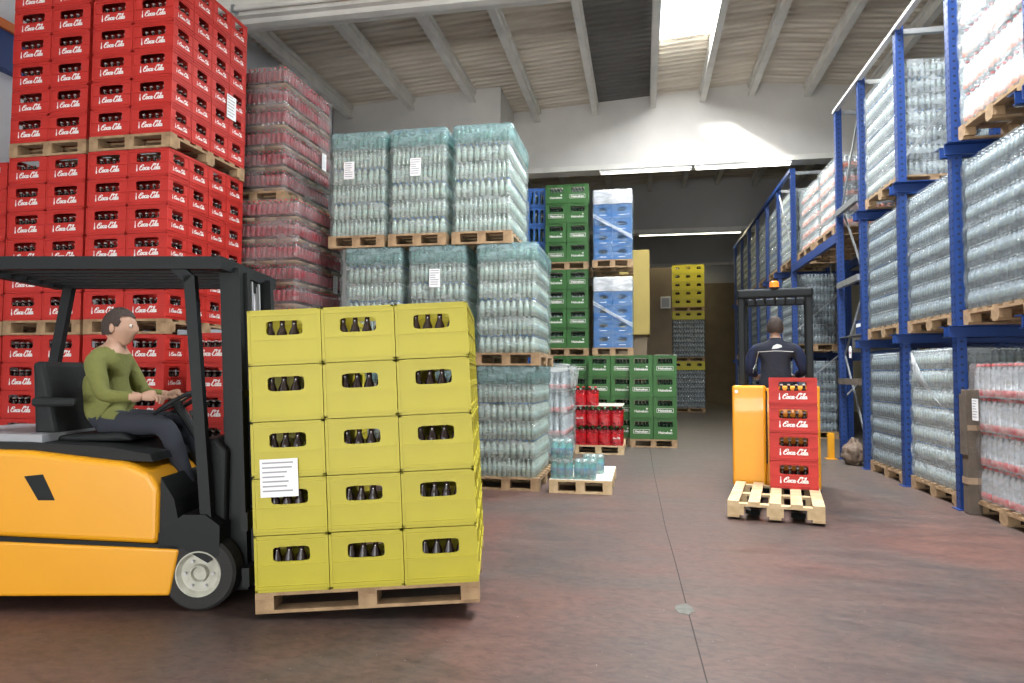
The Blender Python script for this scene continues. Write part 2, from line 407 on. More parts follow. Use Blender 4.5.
# corrugated roof sheets (skylight gap between the purlins at x .28 and 1.40)
SKY = {1.0: (2.0, 6.2), 8.5: (9.4, 13.36), 16.0: None, 23.5: None}
def sheet(x0, x1, y0, y1, m, name='ceiling'):
    b = MB(); p = .19; y = y0; prof = []
    while y < y1-1e-6:
        for dy, dz in ((0, 0), (.05, 0), (.075, .035), (.145, .035), (.17, 0)):
            if y+dy <= y1: prof.append((y+dy, dz))
        y += p
    prof.append((y1, 0))
    vs = []; fs = []
    n = len(prof)
    for yy, dz in prof: vs += [(x0, yy, zc(x0)+dz), (x1, yy, zc(x1)+dz)]
    for yy, dz in prof: vs += [(x0, yy, zc(x0)+dz+.02), (x1, yy, zc(x1)+dz+.02)]
    for i in range(n-1):
        a = 2*i; fs.append((a, a+1, a+3, a+2)); a += 2*n; fs.append((a+2, a+3, a+1, a))
    for i in range(n-1):
        a = 2*i; fs += [(a, a+2, a+2+2*n, a+2*n), (a+1, a+1+2*n, a+3+2*n, a+3)]
    b.add(vs, fs, m); return struct(b.obj(name))
spans = [XL-.1]+PX+[XR+.1]
for pi in range(-1, 4):
    ya = YB-.2 if pi < 0 else PORT[pi]; yb = PORT[pi+1]
    for a, c in zip(spans, spans[1:]):
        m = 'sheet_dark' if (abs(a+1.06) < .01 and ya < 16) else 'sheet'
        if a < 2.5 < c: cuts = [(a, 2.5), (2.5, c)]
        else: cuts = [(a, c)]
        for a_, c_ in cuts:
            sk = SKY.get(ya)
            if ya == 1.0 and abs(a-1.40) < .01:
                sheet(a_, c_, ya, 4.6, m); sheet(a_, c_, 8.1, yb, m)
            elif sk and abs(a-.28) < .01:
                sheet(a_, c_, ya, sk[0], m); sheet(a_, c_, sk[1], yb, m)
            else: sheet(a_, c_, ya, yb, m)
n = 0
for pi in range(-1, 4):
    ya = YB if pi < 0 else PORT[pi]; yb = PORT[pi+1]
    for x in PX:
        n += 1; z = zc(x); b = MB()
        b.box(x-.075, ya, z-.10, x+.075, yb, z-.01, 'conc_beam'); b.box(x-.035, ya, z-.25, x+.035, yb, z-.10, 'conc_beam'); b.box(x-.065, ya, z-.30, x+.065, yb, z-.25, 'conc_beam')
        struct(b.obj('trim_%d' % (n+10)))
for i, (ya, sk) in enumerate([(k, v) for k, v in SKY.items() if v]):
    b = MB(); x0, x1 = .36, 1.32
    b.add([(x0-.1, sk[0], zc(x0)+.03), (x1+.1, sk[0], zc(x1)+.03), (x1+.1, sk[1], zc(x1)+.03), (x0-.1, sk[1], zc(x0)+.03)], [(0, 1, 2, 3)], 'pane')
    w = b.obj('window_%d' % (i+1)); struct(w)
b = MB(); b.add([(1.45, 4.6, zc(1.45)+.03), (2.42, 4.6, zc(2.42)+.03), (2.42, 8.1, zc(2.42)+.03), (1.45, 8.1, zc(1.45)+.03)], [(0, 1, 2, 3)], 'pane'); struct(b.obj('window_3'))  # unseen rooflight, added to brighten the top rack loads

wall('sun_blocker', -40, -16, 0, 10, -15.8, 12, 'conc')  # unseen slab added outside to keep low sun from entering the doorway
# small conduits and the blue/orange beam seen past the left stacks
t = empty('rack_beam_end', (-6.97, 4.7, 4.62)); tag(t, 'blue and orange rack beam against the wall beside the tallest red crates', 'rack beam')
b = MB(); b.box(0, 0, 0, .12, 3.0, .42, 'rackblue'); b.obj('beam', t)
b = MB(); b.box(0, 0, .42, .16, 3.0, .52, 'orange'); b.obj('flange', t)
b = MB(); b.box(0, .1, -4.62, .10, .22, .0, 'rackblue'); b.obj('upright', t)

# ------------------------------------------------------------------ lamps
def tubelamp(x, y, z, L, mat, label):
    t = empty('fluorescent_lamp', (x, y, z)); tag(t, label, 'lamp', 'fluorescent lamps under the roof beams')
    b = MB(); b.prism([(-.05, 0), (.05, 0), (.035, .06), (-.035, .06)], 'x', 0, L, 'lampbody'); b.obj('housing', t)
    b = MB(); b.cyl((.04, 0, -.02), (L-.04, 0, -.02), .018, mat, 10); b.obj('tube', t)
    for s in (.02, L-.05):
        b = MB(); b.box(s, -.02, -.045, s+.03, .02, .002, 'lampbody'); b.obj('end_cap', t)
tubelamp(-.96, 15.97, 6.009, 2.1, 'tube_dim', 'long fluorescent lamp under the first beam, above the blue wrapped crates')
tubelamp(1.2, 15.97, 6.009, 2.1, 'tube', 'brightest fluorescent lamp under the first beam, beneath the sun patch')
tubelamp(-.12, 23.47, 6.009, 3.4, 'tube_dim', 'long fluorescent lamp under the second beam down the hall')
tubelamp(.35, 30.97, 6.009, 1.6, 'tube_dim', 'farthest fluorescent lamp in the hall, beside the tall yellow crates')

# ------------------------------------------------------------------ pallets
pallet_cache = {}
def pallet_proto(w, d, wood):
    """long stringers run along x (w); blocks 3x3"""
    key = (w, d, wood)
    if key in pallet_cache: return pallet_cache[key]
    t = empty('pallet')
    b = MB(); n = 7 if d >= .9 else 5; bw = .098
    for i in range(n):
        y = -d/2+bw/2+(d-bw)*i/(n-1); b.box(-w/2, y-bw/2, .122, w/2, y+bw/2, .144, wood)
    for x in (-w/2, -bw/2, w/2-bw): b.box(x, -d/2, .100, x+bw, d/2, .122, wood)
    b.obj('deck', t)
    mm = {}
    for ix, x in enumerate((-w/2+.049, 0, w/2-.049)):
        for iy, y in enumerate((-d/2+.07, 0, d/2-.07)):
            b = MB(); b.box(-.049, -.07, 0, .049, .07, .078, wood)
            if 'b' not in mm: mm['b'] = b.mesh('block')
            mobj('block', mm['b'], t, (x, y, .022))
    for y in (-d/2+.05, 0, d/2-.05):
        if 's' not in mm:
            b = MB(); b.box(-w/2, -.05, 0, w/2, .05, .022, wood); mm['s'] = b.mesh('bottom_board')
        mobj('bottom_board', mm['s'], t, (0, y, 0))
    register(t); pallet_cache[key] = t
    return t
PAL_H = .144
def pallet(x, y, z, w=.8, d=1.2, rz=0., label='', wood='wood', group='wooden pallets'):
    o = place(pallet_proto(w, d, wood), (x, y, z), rz, label, 'pallet', group)
    return o

# ------------------------------------------------------------------ crates
def wall_hole(b, w, h, t, holes, mat, T, npt=20):
    """panel in the x-z plane, front at y=0, thickness t; holes: (cx, cz, rx, rz, power)"""
    # split the panel into vertical cells, one hole per cell
    xs = [0]+[(a[0]+c[0])/2 for a, c in zip(holes, holes[1:])]+[w]
    for k, (cx, cz, rx, rz, pw) in enumerate(holes):
        x0, x1 = xs[k], xs[k+1]
        inner, outer = [], []
        angs = [2*math.pi*(i+.5)/npt for i in range(npt)]
        for a in angs:
            c, s = math.cos(a), math.sin(a)
            inner.append((cx+rx*math.copysign(abs(c)**(2/pw), c), cz+rz*math.copysign(abs(s)**(2/pw), s)))
        # outer ring: project to the cell's rectangle, with the four corners snapped in
        for (ix, iz) in inner:
            dx, dz = ix-cx, iz-cz
            k1 = min(((x1-cx)/dx if dx > 0 else (x0-cx)/dx) if abs(dx) > 1e-9 else 1e9, ((h-cz)/dz if dz > 0 else (0-cz)/dz) if abs(dz) > 1e-9 else 1e9)
            outer.append([cx+dx*k1, cz+dz*k1])
        for qx, qz in ((x0, 0), (x1, 0), (x0, h), (x1, h)):
            i = min(range(npt), key=lambda i: (outer[i][0]-qx)**2+(outer[i][1]-qz)**2); outer[i] = [qx, qz]
        n = npt; vs = []
        for y in (0, t):
            vs += [(p[0], y, p[1]) for p in inner]+[(p[0], y, p[1]) for p in outer]
        fs = []
        for i in range(n):
            j = (i+1) % n
            fs += [(i, j, n+j, n+i), (2*n+j, 2*n+i, 3*n+i, 3*n+j), (i, 2*n+i, 2*n+j, j), (n+i, n+j, 3*n+j, 3*n+i)]
        b.add(vs, fs, mat, T)

def crate_mesh(name, w, d, h, mat, holes_w, holes_d, seams=(), frame=.016):
    b = MB(); t = .010
    sides = [(w, holes_w, Matrix.Translation((-w/2+frame/2, -d/2+.004, 0))),
             (d, holes_d, Matrix.Translation((w/2-.004, -d/2+frame/2, 0)) @ Matrix.Rotation(R(90), 4, 'Z')),
             (w, holes_w, Matrix.Translation((w/2-frame/2, d/2-.004, 0)) @ Matrix.Rotation(R(180), 4, 'Z')),
             (d, holes_d, Matrix.Translation((-w/2+.004, d/2-frame/2, 0)) @ Matrix.Rotation(R(270), 4, 'Z'))]
    for L, holes, T in sides:
        LL = L-frame
        hs = [(cx*LL, cz*h, rx*LL, rz*h, p) for cx, cz, rx, rz, p in holes]
        wall_hole(b, LL, h-.004, t, hs, mat, T)
        for z, th, out in seams:
            b.box(.004, -out, z*h-th/2, LL-.004, .001, z*h+th/2, mat, T)
    for sx in (-1, 1):
        for sy in (-1, 1):
            b.box(sx*(w/2-.001), sy*(d/2-.001), .003, sx*(w/2-frame), sy*(d/2-frame), h-.003, mat)
    b.box(-w/2+.01, -d/2+.01, .006, w/2-.01, d/2-.01, .014, mat)
    # top lip and bottle grid
    for z in (h-.012, .004):
        b.box(-w/2+.001, -d/2+.001, z, w/2-.001, -d/2+.006, z+.009, mat); b.box(-w/2+.001, d/2-.006, z, w/2-.001, d/2-.001, z+.009, mat)
        b.box(-w/2+.001, -d/2+.006, z, -w/2+.006, d/2-.006, z+.009, mat); b.box(w/2-.006, -d/2+.006, z, w/2-.001, d/2-.006, z+.009, mat)
    for i in range(1, 6): b.box(-w/2+i*w/6-.001, -d/2+.012, .014, -w/2+i*w/6+.001, d/2-.012, h*.42, mat)
    for i in range(1, 4): b.box(-w/2+.012, -d/2+i*d/4-.001, .014, w/2-.012, -d/2+i*d/4+.001, h*.42, mat)
    return b.mesh(name)

# script lettering built from pen strokes
def catmull(pts, n=7):
    out = []
    P = [pts[0]]+list(pts)+[pts[-1]]
    for i in range(1, len(P)-2):
        p0, p1, p2, p3 = [Vector(p) for p in P[i-1:i+3]]
        for k in range(n):
            t = k/n; out.append(.5*((2*p1)+(-p0+p2)*t+(2*p0-5*p1+4*p2-p3)*t*t+(-p0+3*p1-3*p2+p3)*t**3))
    out.append(Vector(pts[-1])); return out
def ell(cx, cy, rx, ry, a0=0, a1=360, n=14): return [(cx+rx*math.cos(R(a0+(a1-a0)*i/n)), cy+ry*math.sin(R(a0+(a1-a0)*i/n))) for i in range(n+1)]
SCRIPT = [
    [(1.55, 1.45), (1.75, 1.75), (1.45, 2.0), (.95, 1.8), (.5, 1.2), (.38, .55), (.62, .08), (1.1, .02), (1.55, .38)],
    [(.95, 1.8), (.75, 1.35), (1.0, 1.1), (1.3, 1.4)],
    ell(2.05, .5, .33, .5, 60, 420), [(2.2, .95), (2.5, .8), (2.75, .9)],
    [(3.3, .85), (3.1, 1.0), (2.8, .75), (2.78, .3), (3.0, .0), (3.4, .25)],
    ell(3.85, .5, .3, .5, 40, 400), [(4.2, 1.0), (4.12, .45), (4.22, .05), (4.5, .25)],
    [(4.65, .55), (5.0, .6)],
    [(6.3, 1.4), (6.5, 1.75), (6.2, 2.0), (5.75, 1.8), (5.35, 1.2), (5.2, .55), (5.42, .08), (5.9, .0), (6.3, .35)],
    [(5.75, 1.8), (5.6, 2.05), (6.3, 2.2), (7.1, 1.85), (7.9, 2.15)],
    ell(6.8, .5, .33, .5, 60, 420),
    [(7.3, .4), (7.55, 1.3), (7.75, 1.85), (7.55, 1.8), (7.4, 1.0), (7.4, .2), (7.6, .0), (7.8, .2)],
    ell(8.2, .5, .3, .5, 40, 400), [(8.55, 1.0), (8.47, .45), (8.57, .05), (8.9, .3)],
]
def script_logo(name, width, mat='white_print', bottle=True):
    b = MB(); s = width/10.2; x_off = 1.15 if bottle else 0
    for st in SCRIPT:
        pts = catmull(st, 3) if len(st) < 12 else [Vector(p) for p in st]
        pts = [Vector((p.x+p.y*.22, p.y)) for p in pts]
        L, Rr = [], []
        for i, p in enumerate(pts):
            a = pts[max(i-1, 0)]; c = pts[min(i+1, len(pts)-1)]; d = (c-a).normalized(); nrm = Vector((-d.y, d.x))
            w = .09+.13*abs(d.y)
            L.append(p+nrm*w); Rr.append(p-nrm*w)
        vs = [((q.x+x_off)*s-width/2, 0, q.y*s) for q in L+Rr]; k = len(L)
        b.add(vs, [(i, i+1, k+i+1, k+i) for i in range(k-1)], mat)
    if bottle:
        pr = [(.1, -.35), (.62, -.35), (.62, .5), (.5, .9), (.48, 2.1), (.24, 2.1), (.22, .9), (.1, .5)]
        b.add([((x+.1)*s-width/2, 0, z*s) for x, z in pr], [tuple(range(len(pr)))], mat)
    me = bpy.data.meshes.new(name); 
    # give the print real (paint) thickness
    n = len(b.v); vs = b.v+[(x, y-.0008, z) for x, y, z in b.v]
    me.from_pydata(vs, [], b.f+[tuple(i+n for i in f) for f in b.f])
    me.materials.append(M[mat]); me.update(); return me

def text_mesh(name, body, size, mat, extrude=.0006, align='CENTER', bold=0.):
    cu = bpy.data.curves.new(name, 'FONT'); cu.body = body; cu.size = size; cu.extrude = extrude; cu.align_x = align; cu.offset = bold
    cu.resolution_u = 2
    o = bpy.data.objects.new(name, cu); COL.objects.link(o)
    dg = bpy.context.evaluated_depsgraph_get(); dg.update()
    me = bpy.data.meshes.new_from_object(o.evaluated_get(dg), depsgraph=dg)
    bpy.data.objects.remove(o); bpy.data.curves.remove(cu)
    me.materials.clear(); me.materials.append(M[mat])
    # stand it up: x right, z up, facing -y
    for v in me.vertices: v.co = Vector((v.co.x, -v.co.z, v.co.y))
    me.name = name; return me

RC = (.45, .31, .275)      # red crate
logo_w = script_logo('logo', .27); logo_d = script_logo('logo', .185)
red_me = crate_mesh('crate_body', RC[0]-.004, RC[1]-.004, RC[2]-.001, 'red', [(.5, .68, .31, .165, 7)], [(.5, .68, .28, .165, 7)],
                    seams=((.90, .007, .007), (.49, .006, .007), (.10, .006, .007)))
def red_proto():
    t = empty('cola_crate')
    mobj('crate_body', red_me, t)
    mobj('logo', logo_w, t, (0, -RC[1]/2+.0032, .062)); mobj('logo', logo_d, t, (RC[0]/2-.0032, 0, .068), R(90))
    register(t); return t
RED = red_proto()

def bottle_mesh(name, h, r, glass, cap):
    b = MB()
    b.lathe((0, 0, 0), [(r*.9, 0, glass), (r, .006, glass), (r, h*.52, glass), (r*.8, h*.66, glass), (r*.46, h*.76, glass), (r*.42, h*.93, glass), (r*.5, h*.935, cap), (r*.5, h*.985, cap), (r*.36, h, cap)], 10)
    return b.mesh(name, smooth=True)
BOT_RED = bottle_mesh('cola_bottle', .190, .030, 'glass_brown', 'cap_silver')
BOT_GRN = bottle_mesh('beer_bottle', .31, .033, 'glass_green', 'cap_silver')
BOT_YEL = bottle_mesh('beer_bottle', .25, .032, 'glass_brown', 'cap_gold')
bottles = []           # (score, mesh, matrix loc, kind)
def add_bottles(mesh, kind, cx, cy, z, w, d, faces, rz=0., cols_w=6, cols_d=4, vis=1.):
    c, s = math.cos(rz), math.sin(rz)
    done = set()
    for fch in faces:
        if fch == 'f': cells = [(i, 0) for i in range(1, cols_w-1)]
        elif fch == 'r': cells = [(cols_w-1, jj) for jj in range(0, cols_d)]
        elif fch == 'F': cells = [(i, 0) for i in range(cols_w)]
        for cell in cells:
            if cell in done: continue
            done.add(cell)
            lx = -w/2+.012+(w-.024)*(cell[0]+.5)/cols_w; ly = -d/2+.012+(d-.024)*(cell[1]+.5)/cols_d
            X, Y = cx+lx*c-ly*s, cy+lx*s+ly*c
            bottles.append((vis/math.hypot(X, Y), mesh, (X, Y, z+.0145), kind))

def crate_stack(x0, y0, z0, nx, ny, nl, name_desc, proto, dims, bot, kind, faces_only=True, right=True, jit=.004, group=None, cat='crate', skip=None, order_x=None):
    """front-left-bottom corner at x0,y0,z0; builds the front row and the right column"""
    w, d, h = dims
    for l in range(nl):
        for i in range(nx):
            for j in range(ny):
                front = j == 0; rt = right and i == nx-1
                if not (front or rt): continue
                if skip and skip(i, j, l): continue
                cx = x0+(i+.5)*w+random.uniform(-jit, jit)*.4; cy = y0+(j+.5)*d+random.uniform(-jit, jit)*.4; z = z0+l*h
                if nx == 1: pos = ''
                elif front and rt and right: pos = ', front corner'
                elif front: pos = ', %s' % order_x[i]
                else: pos = ', side face, %s from corner' % ['', 'first', 'second', 'third'][min(j, 3)]
                lev = 'top' if l == nl-1 else ORD[l]
                place(proto, (cx, cy, z), 0, '%s %s, %s layer%s' % (name_desc[0], name_desc[1], lev, pos), cat, group)
                fs = ('f' if front else '')+('r' if rt and right else '')
                if bot: add_bottles(bot, kind, cx, cy, z, w, d, fs, vis=1.)
                if bot and front:
                    for q in (1, 2, 3): add_bottles(bot, kind, cx+.012*(q % 2), cy+q*.071, z, w-.03, d, 'F', vis=.2)

# ---- red stacks at the left: near stack R1 and its neighbour R0, three tiers each
w, d, h = RC
TIER = PAL_H+6*h
TIER1 = 2*PAL_H+5*h
R1X, R1Y = -4.425-.90, 5.71
R0X, R0Y = -5.385-.90, 5.74
tier_n = ['floor tier', 'middle tier', 'top tier']
for k in range(3):
    z = (0, TIER1, TIER1+TIER)[k]; nl = 5 if k == 0 else 6; zc_ = z+PAL_H*(2 if k == 0 else 1)
    if k == 0:
        pallet(R1X+.45, R1Y+.62, PAL_H, .9, 1.24, label='upper of the two floor pallets of the aisle stack of red crates', group='pallets under the red crates')
        pallet(R0X+.45, R0Y+.62, PAL_H, .9, 1.24, label='upper of the two floor pallets of the wall-side stack of red crates', group='pallets under the red crates')
    pallet(R1X+.45, R1Y+.62, z, .9, 1.24, label='pallet under the %s of the red crates nearest the aisle' % tier_n[k], group='pallets under the red crates')
    sx = (0, -.01, .0)[k]
    crate_stack(R1X+sx, R1Y, zc_, 2, 4, nl, ('red cola crate', 'of the aisle stack %s' % tier_n[k]), RED, RC, BOT_RED, 'cola', order_x=['inner column', 'corner'], group='red cola crates on pallets')
    pallet(R0X+.45, R0Y+.62, z, .9, 1.24, label='pallet under the %s of the red crates by the wall' % tier_n[k], group='pallets under the red crates')
    crate_stack(R0X, R0Y, zc_, 2, 1, nl, ('red cola crate', 'of the wall-side stack %s' % tier_n[k]), RED, RC, BOT_RED, 'cola', right=False, order_x=['outer column', 'inner column'], group='red cola crates on pallets')
for k in range(2):
    z = k*TIER1; nl = 5 if k == 0 else 6
    if k == 0: pallet(-6.63, R0Y+.72, PAL_H, .45, 1.24, label='upper floor pallet under the red crates beside the wall', group='pallets under the red crates')
    pallet(-6.63, R0Y+.72, z, .45, 1.24, label='pallet %s under the red crates beside the wall' % ('on the floor' if k == 0 else 'in mid height'), group='pallets under the red crates')
    crate_stack(-6.855, R0Y+.10, z+PAL_H*(2 if k == 0 else 1), 1, 1, nl, ('red cola crate', 'of the single column against the wall, %s' % tier_n[k]), RED, RC, BOT_RED, 'cola', right=False, group='red cola crates on pallets')
# the extra lower stack standing forward at the aisle side
pallet(-3.885, 5.60+.36, 0, .46, .70, label='pallet under the low column of red crates behind the forklift mast')
pallet(-3.885, 5.60+.36, PAL_H, .46, .70, label='second pallet under the low column of red crates behind the forklift mast')
crate_stack(-4.11, 5.60, 2*PAL_H, 1, 2, 5, ('red cola crate', 'in the low column behind the forklift mast'), RED, RC, BOT_RED, 'cola', group='red cola crates on pallets')

def sheet_label(name, x, y, z, rz, w=.15, h=.21, parent=None, label=None):
    """a printed paper sheet, 0.6 mm thick with ruled text lines"""
    b = MB(); b.box(-w/2, -.0008, -h/2, w/2, 0, h/2, 'paper')
    rg = random.Random(int(x*100))
    for i in range(7):
        zz = h/2-.02-i*(h-.04)/6.5; b.box(-w/2+.012, -.0014, zz-.004, -w/2+.012+(w-.024)*rg.uniform(.55, 1), -.0008, zz+.004, 'ink')
    o = b.obj(name, parent, (x, y, z), rot=rz)
    if label: tag(o, label, 'label sheet')
    return o
sheet_label('paper_sheet', -5.16, R1Y-.004, 2.22, 0, .15, .24, label='white paper sheet stuck on the red crates just above the forklift roof')
sheet_label('paper_sheet', -4.415, R1Y+.95, 4.2, R(90), .17, .26, label='white paper sheet stuck on the aisle side of the top red crates')

# ------------------------------------------------------------------ wrapped loads
def pack_mesh(name, w, d, h, bx, by, body, label, cap, lab=(.28, .62), tray=None, seg=8, slim=False):
    b = MB(); px, py = w/bx, d/by; r = min(px, py)/2*.98
    z0 = 0
    if tray: b.box(-w/2+.001, -d/2+.001, 0, w/2-.001, d/2-.001, h*.16, tray); z0 = .002
    H = h-.004
    for i in range(bx):
        for j in range(by):
            if 0 < i < bx-1 and 0 < j < by-1: continue
            cx, cy = -w/2+(i+.5)*px, -d/2+(j+.5)*py
            b.lathe((cx, cy, z0), [(r*.8, 0, body), (r*.98, H*.04, body), (r*.98, H*lab[0], body), (r, H*lab[0]+.001, label), (r, H*lab[1], label), (r*.97, H*lab[1]+.001, body), (r*.86, H*.74, body), (r*.42, H*.86, body), (r*.38, H*.92, body), (r*.46, H*.925, cap), (r*.46, H*.995-z0, cap)], seg)
    return b.mesh(name, smooth=True)

def film_mesh(name, W, D, nl, lh, mat, seed, top=None, off=.010, bulge=.014, extra_top=.006, streak=False):
    """stretch-film skin hugging the stacked layers: pinched between layers, rounded corners, creased"""
    rg = random.Random(seed); b = MB()
    per = []
    rc = .035
    hw, hd = W/2+off, D/2+off
    def side(x0, y0, x1, y1, n):
        for i in range(n): t = i/n; per.append((x0+(x1-x0)*t, y0+(y1-y0)*t))
    n1, n2 = int(W/.045), int(D/.06)
    side(-hw+rc, -hd, hw-rc, -hd, n1)
    for a in (-90, -60, -30): per.append((hw-rc+rc*math.cos(R(a)), -hd+rc+rc*math.sin(R(a))))
    side(hw, -hd+rc, hw, hd-rc, n2)
    for a in (0, 30, 60): per.append((hw-rc+rc*math.cos(R(a)), hd-rc+rc*math.sin(R(a))))
    side(hw-rc, hd, -hw+rc, hd, n1)
    for a in (90, 120, 150): per.append((-hw+rc+rc*math.cos(R(a)), hd-rc+rc*math.sin(R(a))))
    side(-hw, hd-rc, -hw, -hd+rc, n2)
    for a in (180, 210, 240): per.append((-hw+rc+rc*math.cos(R(a)), -hd+rc+rc*math.sin(R(a))))
    n = len(per); k = 6; rows = []
    lay_off = [rg.uniform(-.4, 1)*.008 for _ in range(nl+1)]
    wob = [[rg.uniform(-1, 1) for _ in range(n)] for _ in range(nl+1)]
    for l in range(nl):
        for q in range(k):
            t = q/k; rows.append((l*lh+t*lh, bulge*(math.sin(math.pi*min(max(t, .0), 1))**.45)+lay_off[l], l, t))
    rows.append((nl*lh-.012, bulge*.6, nl, 0)); rows.append((nl*lh+extra_top, -.015, nl, 0))
    vs = []
    for ri, (z, o, l, t) in enumerate(rows):
        for i, (x, y) in enumerate(per):
            L = math.hypot(x, y); nx, ny = x/L, y/L
            if abs(x) >= hw-1e-6: nx, ny = math.copysign(1, x), 0
            elif abs(y) >= hd-1e-6: nx, ny = 0, math.copysign(1, y)
            a = o+wob[l][i]*.004+rg.uniform(-.0015, .0015)
            vs.append((x+nx*a, y+ny*a, z+(rg.uniform(-.003, .003) if ri < len(rows)-2 else wob[l][i]*.004)))
    fs = []
    for r_ in range(len(rows)-1):
        for i in range(n): fs.append((r_*n+i, r_*n+(i+1) % n, (r_+1)*n+(i+1) % n, (r_+1)*n+i))
    b.add(vs, fs, mat)
    if top:    # the top layer's own cap film
        base = (len(rows)-1)*n
        c = [(vs[base+i][0]*.55, vs[base+i][1]*.55, nl*lh+extra_top+.004+rg.uniform(-.004, .004)) for i in range(n)]
        vs2 = [vs[base+i] for i in range(n)]+c+[(0, 0, nl*lh+extra_top+.003)]
        fs2 = [(i, (i+1) % n, n+(i+1) % n, n+i) for i in range(n)]+[(n+i, n+(i+1) % n, 2*n) for i in range(n)]
        b.add(vs2, fs2, top)
        # milky hood over the top layer sides
        rr = [r_ for r_ in range(len(rows)) if rows[r_][2] >= nl-1]
        vs3 = []
        for r_ in rr:
            for i in range(n):
                x, y, z = vs[r_*n+i]; L = math.hypot(x, y); vs3.append((x+x/L*.003, y+y/L*.003, z))
        fs3 = []
        for q in range(len(rr)-1):
            for i in range(n): fs3.append((q*n+i, q*n+(i+1) % n, (q+1)*n+(i+1) % n, (q+1)*n+i))
        b.add(vs3, fs3, top)
    return b.mesh(name, smooth=True)

def load_proto(name, W, D, nl, lh, nx, ny, packs, film, side='r', seed=1, rg_j=.003):
    """packs: list of pack meshes, one per layer (cycled)"""
    rg = random.Random(seed)
    t = empty(name); pw, pd = W/nx, D/ny
    for l in range(nl):
        me = packs[l % len(packs)]
        ox, oy = rg.uniform(-1, 1)*.004, rg.uniform(-1, 1)*.004
        for i in range(nx):
            for j in range(ny):
                if not (j == 0 or (side == 'r' and i == nx-1) or (side == 'l' and i == 0)): continue
                mobj('bottle_pack', me, t, (-W/2+(i+.5)*pw+ox+rg.uniform(-1, 1)*rg_j*.4, -D/2+(j+.5)*pd+oy+rg.uniform(-1, 1)*rg_j*.4, l*lh), rg.choice((0, math.pi)))
    f = mobj('stretch_film', film, t); f['label'] = 'creased clear stretch film'
    register(t); return t

# teal water loads --------------------------------------------------
WL = .207; WW, WD = .665, 1.14
pk_w = pack_mesh('bottle_pack', WW/3-.006, WD/4-.006, WL, 4, 4, 'pet_water', 'lab_water', 'cap_white')
pk_w2 = pack_mesh('bottle_pack', WW/3-.006, WD/4-.006, WL, 3, 4, 'pet_water', 'lab_water', 'cap_blue', lab=(.2, .55))
water_protos = []
for sd in (11, 12, 13):
    fm = film_mesh('stretch_film', WW, WD, 6, WL, 'film_teal', sd, top='film_top')
    water_protos.append(load_proto('wrapped_water_load', WW, WD, 6, WL, 3, 4, [pk_w, pk_w, pk_w2, pk_w, pk_w2, pk_w][sd % 3:]+[pk_w], fm, 'r', sd))
WT = PAL_H+6*WL
WX = [[-3.10, -2.32, -1.50], [-3.10, -2.32, -1.50], [-3.31, -2.56, -1.79]]
WY = 7.50
col_n = ['beside the red wrapped stack', 'in the middle', 'at the open corner']
for k in range(3):
    for c in range(3):
        if k == 0 and c == 0: pass
        x = WX[k][c]; z = k*WT
        pallet(x, WY+.6, z, .76 if k < 2 else .70, 1.2, label='pallet of the %s of teal wrapped water, column %s' % (tier_n[k], col_n[c]), group='pallets under the teal wrapped water')
        o = place(water_protos[(k+c) % 3], (x, WY+.6, z+PAL_H), random.uniform(-.008, .008), 'teal wrapped load of water bottles, %s, column %s' % (tier_n[k], col_n[c]), 'wrapped load', 'teal wrapped water loads')
        if (k, c) in ((2, 0), (2, 1), (1, 1)):
            s = sheet_label('paper_label', -.02 if c else -.1, -WD/2-.032, {2: .78, 1: .86}[k], 0, .13, .21, parent=o); s['label'] = 'white printed sheet under the film'
# red wrapped cola loads ----------------------------------------------
pk_c = pack_mesh('bottle_pack', .26, .29, .25, 4, 4, 'pet_cola', 'lab_colapink', 'cap_red', lab=(.30, .80), tray='tray')
cola_l = []
for sd in (21, 22):
    fm = film_mesh('stretch_film', .80, 1.18, 6, .25, 'film_cloudy', sd)
    cola_l.append(load_proto('wrapped_cola_load', .80, 1.18, 6, .25, 3, 4, [pk_c], fm, 'r', sd))
PT = PAL_H+6*.25
for k in range(3):
    x = (-4.26, -4.24, -4.51)[k]; y = (7.65, 7.68, 7.86)[k]
    pallet(x, y, k*PT, .8, 1.2, label='pallet under the %s of wrapped red cola' % tier_n[k], group='pallets under the wrapped cola')
    o = place(cola_l[k % 2], (x, y, k*PT+PAL_H), 0, 'film wrapped load of red labelled cola bottles, %s' % tier_n[k], 'wrapped load', 'wrapped red cola loads')
    if k: s = sheet_label('paper_label', .43, .35, .62, R(90), .12, .22, parent=o); s['label'] = 'white printed sheet under the film'

# ------------------------------------------------------------------ second pallet with loose packs and white sheet
pallet(-.665, 7.45+.60, 0, .68, 1.2, label='pallet with a white sheet and a few teal water packs', wood='wood_new', group='')
b = MB(); b.box(-.335, -.59, 0, .335, .59, .004, 'sheetwhite'); o = b.obj('card_sheet', None, (-.665, 8.05, PAL_H+.0005)); tag(o, 'white card sheet lying on the pallet of teal packs', 'card sheet')
pk_t = pack_mesh('shrink_pack', .24, .16, .21, 3, 2, 'pet_teal', 'lab_teal', 'cap_white', lab=(.2, .6), seg=12)
shrink = film_mesh('shrink_film', .236, .156, 1, .205, 'film_teal', 31, top='film_teal', off=.003, bulge=.004)
t = empty('water_pack'); mobj('bottles', pk_t, t); mobj('shrink_film', shrink, t); register(t)
TP = t
z = PAL_H+.005
for (x, y, zz, lab) in ((-.875, 7.56, 0, 'teal water pack on the white sheet, at the corner beneath another pack'), (-.875, 7.56, .213, 'teal water pack stacked on top of another'), (-.62, 7.56, 0, 'teal water pack on the white sheet, second along the front edge'), (-.56, 8.02, 0, 'teal water pack alone at the back of the white sheet')):
    place(TP, (x, y, z+zz), 0, lab, 'water pack', 'loose teal water packs')
